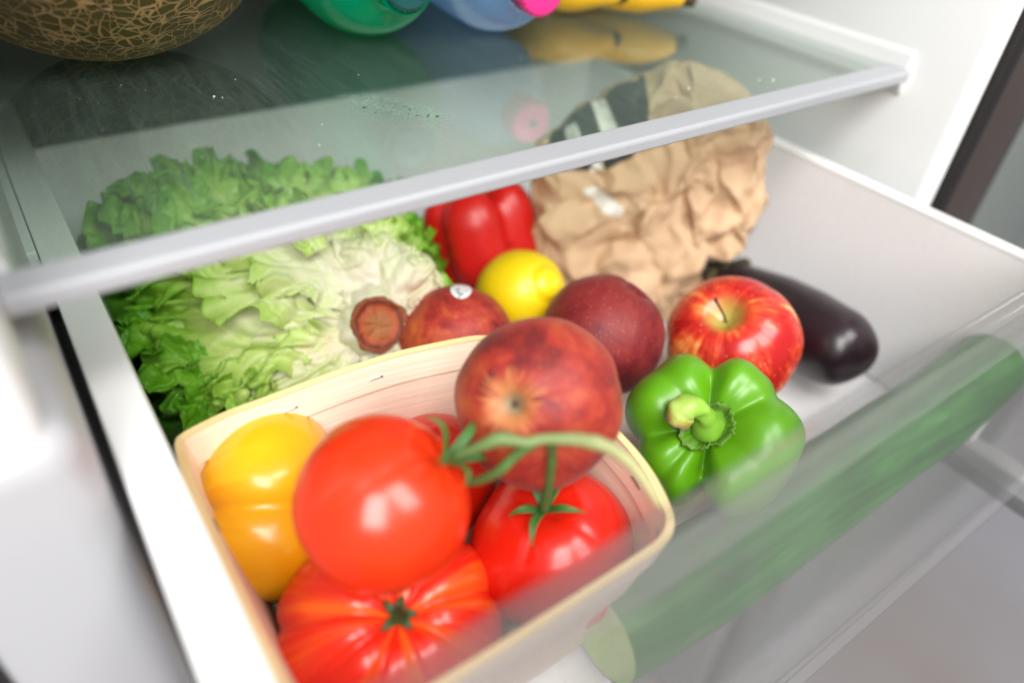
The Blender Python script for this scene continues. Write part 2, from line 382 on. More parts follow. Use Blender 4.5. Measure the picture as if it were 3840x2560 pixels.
def apple_mat():
    m = Mt('streaked_apple_skin'); x, y, z = m.xyz(m.tc.outputs['Object']); th = m.ma('ARCTAN2', y, x)
    cs, sn_ = m.ma('COSINE', th), m.ma('SINE', th)
    cvv = m.nd('CombineXYZ', iX=m.ma('MULTIPLY', cs, 8), iY=m.ma('MULTIPLY', sn_, 8), iZ=m.ma('MULTIPLY', z, 60)).outputs[0]
    fine = m.noise(cvv, 1.3, 5, .65)
    big = m.noise(m.nd('Mapping', iVector=m.tc.outputs['Object'], iLocation=(.31, .07, .4)).outputs[0], 30, 4, .6)
    f = m.ma('MULTIPLY_ADD', fine, .30, m.ma('MULTIPLY', big, .70))
    col = m.ramp(f, [(.45, (.46, .012, .012)), (.52, (.66, .055, .022)), (.58, (.82, .26, .06)), (.66, (.92, .66, .26))])
    rho = m.ma('SQRT', m.ma('ADD', m.ma('MULTIPLY', x, x), m.ma('MULTIPLY', y, y)))
    k = m.ma('MULTIPLY', m.ramp(m.ma('MULTIPLY_ADD', fine, .006, rho), [(.009, 1.0), (.0165, 0.0)]), m.ramp(z, [(0, 0.0), (.01, 1.0)]))
    col = m.mix(k, col, m.mix(fine, (.55, .42, .10), (.30, .26, .05)))
    sp = m.ramp(m.nd('TexVoronoi', iVector=m.tc.outputs['Object'], iScale=230).outputs[0], [(.05, 1.0), (.12, 0.0)])
    m.set(col=m.mix(m.ma('MULTIPLY', sp, .5), col, (.92, .68, .35)), rough=.26, coat=.2, coatr=.15, spec=.45); return m.m
def pepper_mat(name, a, b):
    m = Mt(name); n = m.noise(m.co(), 26, 3); m.set(col=m.mix(n, a, b), rough=.36, coat=.14, coatr=.25, sss=.05, sscale=.004)
    m.bump(m.noise(m.co(), 45, 3, .5), .10, .0012); return m.m

# ------------------------------------------------------------------ wooden basket
def wood_mat(name, a, b, sx=(1, 1, 30)):
    m = Mt(name); v = m.co(sx); n = m.ramp(m.noise(v, 14, 6, .65, .4), [(.32, 0.0), (.68, 1.0)]); n2 = m.noise(m.co(), 25, 3)
    m.set(col=m.mix(m.ma('MULTIPLY_ADD', n2, .25, m.ma('MULTIPLY', n, .75)), a, b), rough=.6); m.bump(n, .25, .0008); return m.m
WOOD = wood_mat('pink_beige_wood_veneer', (.80, .65, .52), (.70, .54, .42)); WOODR = wood_mat('pale_wood_rim_strip', (.86, .71, .56), (.78, .61, .46))
WEDGE = wood_mat('yellowish_cut_wood_edge', (.86, .70, .38), (.72, .50, .22))
bk = thing('wooden_basket', (.098, .17, -.315), 'shallow wood veneer punnet holding the tomatoes, in front of the lettuce', 'basket')
rimpts = [(.0234, .2456), (.0416, .2485), (.0593, .2490), (.078, .2493), (.0996, .2489), (.1259, .2460), (.1569, .2388), (.1676, .235), (.1716, .231), (.1754, .219), (.1818, .1849),
          (.1835, .1508), (.1811, .1272), (.1748, .1091), (.1688, .1005), (.1602, .0965), (.1461, .0955), (.1068, .0950), (.068, .0950), (.032, .0960), (.0215, .1010), (.0175, .112), (.0162, .1436), (.0160, .1671), (.0160, .1955), (.0165, .2183), (.0182, .2345), (.0198, .2426)]
rimc = cat(rimpts, 6, True); nR = len(rimc)
cen = np.array([.098, .170])
def ring(off, shr, z):
    out = []
    for i in range(nR):
        t = rimc[(i + 1) % nR] - rimc[i - 1]; t /= np.linalg.norm(t) + 1e-9; n_ = np.array([t[1], -t[0]])
        if n_ @ (rimc[i] - cen) < 0: n_ = -n_
        p = cen + (rimc[i] - cen) * shr + n_ * off
        zz = z + .0018 * math.sin(i * .055) + .0012 * vn(np.array([i * .05, 2.2, .3]), 4)
        out.append((p[0], p[1], zz))
    return out
def band(name, rows, mat, lab=None):
    vs = [p for r in rows for p in r]; fs = []
    k = len(rows)
    for a in range(k):
        for i in range(nR):
            b = (a + 1) % k; fs.append((a * nR + i, a * nR + (i + 1) % nR, b * nR + (i + 1) % nR, b * nR + i))
    return obj(name, vs, fs, mat, bk, True, label=lab)
def sharpen(o):
    m = o.modifiers.new('e', 'EDGE_SPLIT'); m.split_angle = math.radians(40); return o
sharpen(band('wall', [ring(-.0004, 1, -.234), ring(-.0012, 1, -.234), ring(-.0012, .80, -.313), ring(-.0004, .80, -.313)], WOOD))
sharpen(band('rim_strip', [ring(-.0013, 1, -.2302), ring(-.0024, 1, -.2302), ring(-.0024, .968, -.2450), ring(-.0013, .968, -.2450)], WOODR, 'inner rim strip'))
sharpen(band('rim_strip', [ring(.0008, 1, -.2302), ring(-.0003, 1, -.2302), ring(-.0003, .972, -.2440), ring(.0008, .972, -.2440)], WOODR, 'outer rim strip'))
sharpen(band('rim_edge', [ring(.0009, 1, -.2292), ring(-.0025, 1, -.2292), ring(-.0025, 1, -.2301), ring(.0009, 1, -.2301)], WEDGE, 'yellowish top edge of the rim'))
fl = ring(-.002, .80, -.312); obj('base', [(p[0], p[1], -.3145) for p in fl] + [(p[0], p[1], -.3125) for p in fl],
    [tuple(range(nR - 1, -1, -1)), tuple(range(nR, 2 * nR))] + [(i, (i + 1) % nR, nR + (i + 1) % nR, nR + i) for i in range(nR)], WOOD, bk, False)
METAL = plain('staple_metal', (.6, .6, .62), .25, metal=1)
for idx, zz in ((27, -.2375), (60, -.238), (84, -.237), (72, -.2375), (88, -.241), (15, -.2375), (40, -.238), (120, -.238), (145, -.238)):
    a = np.array(ring(-.0029, .984, zz)[idx]); b = np.array(ring(-.0029, .984, zz)[idx + 1 if idx < nR - 1 else idx]); d = b - a; d /= np.linalg.norm(d)
    vs, fs = tube([a - d * .0035 + [0, 0, -.0006], a - d * .003, a + d * .003, a + d * .0035 + [0, 0, -.0006]], [.0005], 8); obj('staple', vs, fs, METAL, bk)

# ------------------------------------------------------------------ tomatoes
def sepals(c, axis, R, n, L, wd, mat, parent, name='calyx', lift=.3, seed=0, droop=.4):
    f = loc2w(c, axis); vs, fs = [], []
    r = random.Random(seed)
    for k in range(n):
        a = 2 * PI * k / n + r.uniform(-.25, .25); Lk = L * r.uniform(.75, 1.15); b = len(vs); m = 9; cu = r.uniform(-.3, .3)
        for i in range(m):
            t = i / (m - 1); rad = .0015 + Lk * t; aa = a + cu * t * t
            h = lift * Lk * math.sin(t * 2.2) - droop * Lk * t * t
            ww = wd * (math.sin(PI * min(t * .85 + .15, 1)) ** .7) * (1 - t) ** .3
            for q, s in enumerate((-1, -.5, 0, .5, 1)):
                x = rad * math.cos(aa) - s * ww * math.sin(aa); y = rad * math.sin(aa) + s * ww * math.cos(aa)
                vs.append(f((x, y, h + abs(s) * ww * .5)))
        for i in range(m - 1):
            for q in range(4): fs.append((b + i * 5 + q, b + i * 5 + q + 1, b + (i + 1) * 5 + q + 1, b + (i + 1) * 5 + q))
    o = obj(name, vs, fs, mat, parent); s_ = o.modifiers.new('s', 'SOLIDIFY'); s_.thickness = .0006; return o

BT = (.0743, .1640, -.2223)
t1 = thing('tomato', (BT[0], BT[1], BT[2] - .034), 'large smooth light red tomato on top of the others, nearest to the camera', 'tomato', 'red tomatoes in the wooden basket')
fruit('flesh', BT, (.62, -.2, .73), .0340, REDL, t1, H=.0325, dt=.10, db=.02, low=.02, ribs=5, ribd=.02, seed=2)
BF = (.0670, .1475, -.2850)
t2 = thing('tomato', (BF[0], BF[1], BF[2] - .028), 'ribbed beef tomato with orange streaks at the basket front, under the big smooth tomato', 'tomato', 'red tomatoes in the wooden basket')
AX = Vector((-.03, -.30, .95)).normalized()
fruit('flesh', BF, AX, .0490, BEEF, t2, H=.0345, ribs=9, ribd=.09, dt=.26, wt=.24, db=.1, low=.05, seed=5, sharp=1.8)
pc = np.array(BF) + np.array(AX) * .0268
sepals(pc, AX, .04, 5, .0065, .0020, DGREEN, t2, lift=.35, seed=3, droop=.2)
vs, fs = tube([pc - np.array(AX) * .002, pc + np.array(AX) * .004, pc + np.array(AX) * .006 + [.002, 0, 0]], [.0028, .0022, .0026], 9); obj('stem', vs, fs, DGREEN, t2)
TR = (.1440, .1396, -.2738)
t3 = thing('tomato', (TR[0], TR[1], TR[2] - .036), 'red tomato with leafy green calyx still on its vine, under the front peach', 'tomato', 'red tomatoes in the wooden basket')
AT = Vector((-.25, .02, .96)).normalized()
fruit('flesh', TR, AT, .0370, RED, t3, H=.0345, dt=.14, wt=.25, low=.025, ribs=4, ribd=.03, seed=9)
pt = np.array(TR) + np.array(AT) * .0315
sepals(pt, AT, .03, 5, .017, .0024, GREEN, t3, lift=.5, seed=11, droop=.25)
TB = (.1250, .2106, -.2830)
t4 = thing('tomato', (TB[0], TB[1], TB[2] - .031), 'dark red tomato half hidden between the big tomato and front peach', 'tomato', 'red tomatoes in the wooden basket')
fruit('flesh', TB, (.1, -.3, .9), .0315, RED, t4, H=.030, dt=.12, low=.03, seed=13)
# the vine truss
def vtube(pts, rad, tone0=0, tone1=0, n=12, name='vine'):
    P = cat(pts, 8); vs, fs = tube(P, rad, n, wob=.16, seed=len(pts)); k = len(P)
    tn = np.repeat(np.linspace(0, 1, k), n); tn = tone0 + (tone1 - tone0) * tn
    return vs, fs, list(tn)
av, af, atn = [], [], []
for pts, rad, a, b in (
    ([(.0958, .1556, -.2040), (.0985, .1500, -.1965), (.1045, .1438, -.1892), (.1103, .1408, -.1862), (.1170, .1350, -.1868), (.1228, .1319, -.1854), (.1318, .1238, -.1832)], [.0021, .0017, .0020, .0028, .0019, .0019, .0024], 0, .3),
    ([(.1310, .1246, -.1834), (.1345, .1190, -.1822), (.1374, .1141, -.1819), (.1390, .1080, -.1822), (.1396, .1030, -.1835), (.1399, .0960, -.1860), (.1399, .0892, -.1895)], [.0024, .0027, .0024, .0020, .0018, .0014, .0010], .38, 1.0),
    ([(.1249, .1302, -.1860), (.1275, .1318, -.1960), (.1300, .1335, -.2080), (.1345, .1385, -.2350), (.1360, .1400, -.2420)], [.0022, .0016, .0019, .0021, .0024], 0, 0),
    ([(.1195, .1335, -.1870), (.1140, .1365, -.1935), (.1095, .1385, -.2000), (.1060, .1460, -.2110), (.1040, .1560, -.2210)], [.0020, .0017, .0019, .0018, .0015], 0, 0)):
    vs, fs, tn = vtube(pts, rad, a, b); o_ = len(av); av += vs; af += [tuple(i + o_ for i in f) for f in fs]; atn += tn
obj('vine', av, af, VINE, t3, tone=atn)
sepals((.0962, .1553, -.2035), (.62, -.28, .73), .03, 5, .019, .0026, GREEN, t1, lift=.55, seed=21, droop=.0)

YC = (.0465, .2370, -.2830)
t5 = thing('tomato', (YC[0], YC[1], YC[2] - .04), 'yellow lobed tomato lying on its side against the left of the basket', 'tomato')
AY = Vector((-.80, .36, -.18)).normalized()
AY = Vector((-.93, .25, .27)).normalized()
FY = frame(AY); vy = -np.array(YC); thc = math.atan2(vy @ FY[1], vy @ FY[0])
fruit('flesh', YC, AY, .0497, YEL, t5, H=.0355, ribs=4, ribd=.17, ph=-4 * thc - .6 * math.sin(2 * thc + 31), dt=.30, wt=.30, db=.10, low=.05, seed=31, sharp=2.2)
pc = np.array(YC) + np.array(AY) * .0235
sepals(pc, AY, .03, 6, .011, .0022, DGREEN, t5, lift=.5, seed=33, droop=.1)
vs, fs = tube([pc - np.array(AY) * .002, pc + np.array(AY) * .006, pc + np.array(AY) * .009 + [0, -.003, 0]], [.002, .0016, .0022], 8); obj('stem', vs, fs, DGREEN, t5)

# ------------------------------------------------------------------ peaches, apple, lemon
def peach(c, axis, R, mat, label, seed, H=None, dt=.22):
    t = thing('peach', (c[0], c[1], c[2] - R), label, 'peach', 'peaches in the drawer')
    fruit('flesh', c, axis, R, mat, t, H=H or R * .94, dt=dt, wt=.18, db=.04, low=.03, ribs=1, ribd=.05, seed=seed, sharp=6); return t
PA = Vector((-.75, -.30, .587))
p1 = peach((.1473, .1637, -.2057), PA, .0358, peach_mat('blushed_peach_skin', .82, .6, 1.3), 'large blushed peach with yellow star round its stem hollow, on top of the basket', 41)
vs, fs = tube([np.array((.1473, .1637, -.2057)) + np.array(PA.normalized()) * k for k in (.0240, .0262, .0275)], [.0016, .0018, .0012], 8, wob=.3); obj('stem_scar', vs, fs, plain('dry_brown_stem', (.14, .10, .06), .8), p1)
peach((.2535, .2340, -.2600), (.5, -.1, .8), .0372, peach_mat('dark_red_peach_skin', 0, .1, 3.1, (.075, .006, .010), (.17, .011, .015), (.36, .05, .03)), 'dark red peach between the lemon and the apple', 43)
p3 = peach((.1825, .2835, -.2720), (.5, .6, -.4), .0350, peach_mat('red_orange_peach_skin', 0, .5, 5.7, (.15, .010, .012), (.34, .026, .018), (.70, .20, .04)), 'red peach with a white sticker, beside the lettuce root', 45)
# sticker: an oval patch lying on the peach
STK = Mt('white_fruit_sticker'); x, y, z = STK.xyz(STK.co()); 
nn = STK.nd('TexNoise', iVector=STK.tc.outputs['Object'], iScale=260, iDetail=1).outputs[0]
STK.set(col=STK.ramp(nn, [(.62, (.86, .86, .86)), (.64, (.16, .22, .22))], 'LINEAR'), rough=.35)
nS = Vector((.16, .14, .97)).normalized(); F = frame(nS, (-.8, .57, 0)); vs = []; fs = []
for i in range(7):
    for j in range(24):
        a = 2 * PI * j / 24; r = i / 6; p = np.array([.0110 * r * math.cos(a), .0062 * r * math.sin(a)])
        d = F[0] * p[0] + F[1] * p[1] + F[2] * .035; d /= np.linalg.norm(d); vs.append(np.array((.1825, .2835, -.2720)) + d * .03565)
obj('sticker', vs, gridf(7, 24, False, True), STK.m, p3)
AC = (.3200, .1900, -.2640); AA = Vector((-.50, .03, .86))
ap = thing('apple', (AC[0], AC[1], -.300), 'red and yellow streaked apple with thin stem, beside the eggplant', 'apple')
def aprof(phi): return np.sin(phi) ** .92 * (1 + .07 * np.cos(phi))
fruit('flesh', AC, AA, .0400, apple_mat(), ap, H=.0375, dt=.36, wt=.26, db=.14, wb=.2, low=.025, ribs=5, ribd=.025, seed=51, prof=aprof)
AN = np.array(AA.normalized()); a0 = np.array(AC) + AN * .0235
vs, fs = tube(cat([a0, a0 + AN * .008 + [0, .0005, 0], a0 + AN * .017 + [-.001, .002, 0], a0 + AN * .0215 + [-.001, .0035, .0]], 5), [.0009, .0007, .0008, .0014], 8, wob=.2); obj('stem', vs, fs, plain('apple_stem', (.16, .08, .03), .7), ap)
LC = (.2431, .3024, -.2672); LA = Vector((.16, -.74, .64)).normalized()
lm = thing('lemon', (LC[0], LC[1], -.296), 'bright yellow lemon in front of the red pepper, its nipple facing out', 'lemon')
LM = Mt('lemon_peel'); v = LM.noise(LM.co(), 20, 3); LM.set(col=LM.mix(v, (.90, .66, .006), (.86, .58, .004)), rough=.38, coat=.15, sss=.05, sscale=.004)
LM.bump(LM.nd('TexVoronoi', iVector=LM.co(), iScale=520).outputs[0], .25, .0006)
def lprof(phi):
    s = np.sin(phi); return s ** .95
o = fruit('peel', LC, LA, .0278, LM.m, lm, H=.0305, dt=.0, db=0, low=.02, seed=55, prof=lprof)
me = o.data
for vtx in me.vertices:
    r = math.hypot(vtx.co.x, vtx.co.y)
    if vtx.co.z > 0:
        vtx.co.z += .0024 / (1 + math.exp((r - .0100) / .0010)) - .0010 * math.exp(-((r - .0122) / .0020) ** 2)
        vtx.co.z -= .0012 * math.exp(-(r / .002) ** 2)
        vtx.co.x += .0 
# ------------------------------------------------------------------ bell peppers
def pepper(c, axis, R, H, mat, t, seed, lobes=5, spin=0.0, angs=None, stem=True):
    nu, nv = 130, 200; th = np.linspace(0, 2 * PI, nv, endpoint=False)[None, :]; u = np.linspace(.0005, 1, nu)[:, None]
    phi = u * PI * .9995
    angs = angs or [spin + 2 * PI * k / lobes for k in range(lobes)]
    gr = 0
    for a, dpt, wd in [(a, d, w_) for a, d, w_ in angs]:
        dd = np.abs((th - a + PI) % (2 * PI) - PI); gr = gr + dpt * np.exp(-(dd / (wd * 1.15)) ** 1.6)
    s = np.sin(phi); rr = np.abs(s) ** .62; co = np.cos(phi); zz = np.sign(co) * np.abs(co) ** .80
    rr = rr * (1 - .10 * (1 - co) * .5)
    rho = rr
    gw = np.clip(s * 1.25, 0, 1) ** .35
    rad = R * rr * (1.02 - .42 * gr * gw)
    z = H * zz + 0 * th
    z = z - H * .40 * np.exp(-(rho / .38) ** 2) * (co > 0) - H * .46 * gr * np.exp(-((rho - .55) / .33) ** 2) * (co > 0)
    z = z + H * .30 * np.exp(-(rho / .3) ** 2) * (co < 0) + H * .25 * gr * np.exp(-((rho - .5) / .3) ** 2) * (co < 0)
    P = np.stack([rad * np.cos(th), rad * np.sin(th), z], -1)
    P *= (1 + .035 * fbm(P / R * 1.3 + seed, seed, 2))[..., None]
    fs = gridf(nu, nv, False, True); fs.append(tuple(range(nv)))
    o = obj('flesh', P.reshape(-1, 3), fs, mat, t)
    F = frame(axis); M = Matrix([[F[0][i], F[1][i], F[2][i]] for i in range(3)]).to_4x4()
    o.matrix_local = Matrix.Translation(Vector(c) - Vector(t.location)) @ M
    return F
PC = (.2480, .1430, -.2610); PX = Vector((-.60, -.26, .757)).normalized()
gp = thing('bell_pepper', (PC[0], PC[1], -.31), 'green bell pepper with curled stem, in front of the apple', 'bell pepper')
GP = pepper_mat('green_pepper_skin', (.075, .27, .003), (.13, .35, .006))
# image directions inside the pepper's own frame
F = frame(PX); iu = np.array([.8137, -.5774, .0669]); iv = np.array([.3181, .5386, .7802])
def pang(deg):        # angle on the pepper for a direction seen from the front (0 = right, 90 = up)
    d = iu * math.cos(math.radians(deg)) + iv * math.sin(math.radians(deg)); return math.atan2(d @ F[1], d @ F[0])
pepper(PC, PX, .0455, .0415, GP, gp, 3, angs=[(pang(87), .60, .22), (pang(186), .50, .22), (pang(262), .85, .18), (pang(25), .38, .22), (pang(48), .16, .2), (pang(130), .14, .22), (pang(228), .20, .16), (pang(318), .10, .3)])
CAL = Mt('pepper_calyx'); v = CAL.noise(CAL.co(), 300, 5, .7); CAL.set(col=CAL.mix(v, (.06, .17, .010), (.15, .30, .035)), rough=.5); CAL.bump(v, .7, .001)
Pw = lambda x, y, z: np.array(PC) + F[0] * x + F[1] * y + F[2] * z
# ragged collar
vs, fs = [], []; nj = 60
rr_ = random.Random(8)
jag = [rr_.uniform(-1, 1) for _ in range(nj)]
for i, (r, h) in enumerate(((.003, .0280), (.0055, .0272), (.0080, .0282), (.0102, .0300), (.0120, .0345))):
    for j in range(nj):
        a = 2 * PI * j / nj; k = 1 + (.07 * jag[j] + .13 * jag[(j // 4 * 4)] + .05 * math.sin(3 * a + 1)) * (i / 4) ** 2 + .1 * math.sin(2 * a); wv = .0011 * (i / 4) * math.sin(9 * a + 2) 
        vs.append(Pw(r * k * math.cos(a), r * k * math.sin(a), h + wv + .0004 * jag[(j * 7) % nj]))
co_ = obj('calyx', vs, gridf(5, nj, False, True), CAL.m, gp); s_ = co_.modifiers.new('s', 'SOLIDIFY'); s_.thickness = .0009; s_.offset = 0
STM = Mt('pepper_stem'); at = STM.nd('Attribute', attribute_name='tone').outputs['Fac']; v = STM.noise(STM.co(), 170, 4, .6)
at2 = STM.ma('MULTIPLY_ADD', v, .35, STM.ma('SUBTRACT', at, .18))
STM.set(col=STM.ramp(at2, [(0, (.13, .34, .02)), (.42, (.26, .48, .05)), (.72, (.42, .56, .12)), (.86, (.36, .22, .04)), (.95, (.22, .13, .10))]), rough=.42); STM.bump(v, .35, .001)
# stem: up from the collar, then over to the upper left, knob, cut end facing left
U = -iu * .86 + iv * .38; U2 = -iu * .86 - iv * .35
b0 = Pw(0, 0, .0236)
N3 = F[2]
path = cat([b0, b0 + N3 * .006 + U * .0004, b0 + N3 * .0115 + iv * .0030 - iu * .0012, b0 + N3 * .0155 + iv * .0065 - iu * .0038, b0 + N3 * .0165 + iv * .0072 - iu * .0080, b0 + N3 * .0150 + iv * .0048 - iu * .0120, b0 + N3 * .0130 + iv * .0010 - iu * .0142], 8)
vs, fs = tube(path, [.0090, .0082, .0054, .0042, .0050, .0062, .0068, .0066], 28, wob=.22, seed=4)
k = len(path); tn = np.repeat(np.interp(np.linspace(0, 1, k), [0, .3, .6, .8, .93, 1], [.05, .2, .45, .72, .84, 1.0]), 28)
obj('stem', vs, fs, STM.m, gp, tone=tn)
vs, fs = [], []
for i in range(8):
    for j in range(24):
        a = 2 * PI * j / 24; r = .0063 * i / 7; e = path[-1]; T = path[-1] - path[-3]; T /= np.linalg.norm(T); G = frame(T)
        q = e + G[0] * r * math.cos(a) + G[1] * r * math.sin(a) + T * (.0002 + .0009 * vn(np.array([i * .9, j * .8, 1.]), 3)); vs.append(q)
obj('cut_end', vs, gridf(8, 24, False, True), plain('dry_cut_stem_end', (.24, .15, .12), .8), gp)

RC = (.2610, .3740, -.2690)
rp = thing('bell_pepper', (RC[0], RC[1], -.315), 'glossy red bell pepper standing between the lettuce and the paper bag', 'bell pepper')
pepper(RC, (-.05, .35, .93), .0425, .0440, pepper_mat('red_pepper_skin', (.55, .006, .006), (.62, .012, .008)), rp, 9, angs=[(-2.3, .5, .22), (-.6, .5, .22), (.9, .5, .22), (2.3, .5, .2)])
c0 = np.array(RC) + np.array(Vector((-.05, .35, .93)).normalized()) * .026
vs, fs = tube([c0, c0 + [-.002, 0, .010], c0 + [-.006, -.001, .018]], [.007, .0045, .005], 12, wob=.2); obj('stem', vs, fs, GREEN, rp)

# ------------------------------------------------------------------ eggplant
EG = Mt('eggplant_skin'); v = EG.noise(EG.co(), 18, 4, .6); EG.set(col=EG.ramp(v, [(.35, (.010, .006, .010)), (.62, (.022, .010, .014)), (.75, (.045, .020, .018))]), rough=.3, coat=.2, coatr=.25)
EG.bump(EG.noise(EG.co(), 90, 3), .1, .001); EG = EG.m
eg = thing('eggplant', (.405, .205, -.313), 'dark purple black eggplant lying along the right wall behind the apple', 'eggplant')
P = cat([(.4000, .1400, -.2800), (.4005, .1480, -.2800), (.4010, .1650, -.2810) + np.array([-.002, .001, .0005]), (.4020, .1900, -.2830), (.4035, .2200, -.2850), (.4040, .2500, -.2870), (.4040, .2720, -.2880)], 10) + np.array([-.002, .001, .0005])
ar_ = np.concatenate([[0], np.cumsum(np.linalg.norm(np.diff(P, axis=0), axis=1))]); qq = np.concatenate([.025 * (1 - np.cos(np.linspace(0, PI / 2, 16))), np.linspace(.028, ar_[-1], 30)])
P = np.stack([np.interp(qq, ar_, P[:, k]) for k in range(3)], -1)
rad = np.interp(qq, [.025, .05, .075, .10, ar_[-1]], [.0262, .0268, .0250, .0205, .0130]) * np.where(qq < .025, np.sqrt(np.clip(1 - (1 - qq / .025) ** 2, .0004, 1)), 1)
vs, fs = tube(P, list(rad), 48); obj('body', vs, fs, EG, eg)
P = cat([(.4042, .2560, -.2872), (.4042, .2700, -.2880), (.4030, .2800, -.2870), (.4015, .2950, -.2840), (.4000, .3060, -.2820)], 6)
vs, fs = tube(P, [.0195, .0175, .0140, .0070, .0050, .0055, .0060], 24, wob=.2); obj('calyx', vs, fs, plain('olive_brown_calyx', (.09, .075, .03), .75), eg)
vs, fs = [], []; e0 = np.array((.3995, .1492, -.2735))
for i in range(5):
    for j in range(14):
        a = 2 * PI * j / 14; r = .0038 * i / 4 * (1 + .3 * math.sin(3 * a)); d = np.array((-.25, -.80, .55)); d /= np.linalg.norm(d); G = frame(d)
        vs.append(np.array((.3985, .1662, -.2805)) + (G[0] * r * math.cos(a) + G[1] * r * math.sin(a)) + d * (.0243 - .0010 * (1 - i / 4)))
obj('blossom_scar', vs, gridf(5, 14, False, True), plain('brown_scar', (.10, .06, .045), .8), eg)

# ------------------------------------------------------------------ cucumber
CU = Mt('cucumber_skin'); x, y, z = CU.xyz(CU.tc.outputs['Object'])
v = CU.noise(CU.co((.07, 1, 1)), 150, 4, .6, .3); v2 = CU.noise(CU.co((1, 1, 1)), 18, 3)
CU.set(col=CU.ramp(CU.ma('MULTIPLY_ADD', v2, .3, CU.ma('MULTIPLY', v, .7)), [(.36, (.008, .075, .008)), (.48, (.016, .13, .012)), (.62, (.035, .19, .02)), (.75, (.10, .32, .04))]), rough=.35)
CU.bump(v2, .3, .002); CUT = Mt('cut_cucumber_flesh'); x, y, z = CUT.xyz(CUT.co()); v = CUT.noise(CUT.co(), 140, 3); CUT.set(col=CUT.mix(v, (.36, .58, .16), (.52, .70, .28)), rough=.3, sss=.1, sscale=.004)
cu = thing('cucumber', (.28, .09, -.318), 'long green cucumber cut at one end, lying behind the clear drawer front', 'cucumber')
P = cat([(.1440, .1020, -.2925), (.1800, .1005, -.2935), (.2300, .0990, -.2935), (.2900, .0990, -.2915), (.3400, .0985, -.2870), (.3900, .0955, -.2790), (.4300, .0945, -.2690), (.4510, .0940, -.2620)], 8)
rad = np.interp(np.linspace(0, 1, len(P)), [0, .15, .45, .7, .86, .94, .985, 1], [.0222, .0236, .0240, .0230, .0220, .0212, .0190, .010])
vs, fs = tube(P, list(rad), 40, wob=.03, seed=2); obj('skin', vs, fs[:-2] + fs[-1:], CU.m, cu)
T = P[0] - P[2]; T /= np.linalg.norm(T); G = frame(T); vs = []
for i in range(12):
    for j in range(40):
        a = 2 * PI * j / 40; r = .0222 * i / 11; vs.append(P[0] + G[0] * r * math.cos(a) + G[1] * r * math.sin(a) + T * .0007 * (1 - (i / 11) ** 4))
obj('cut_face', vs, gridf(12, 40, False, True), CUT.m, cu)

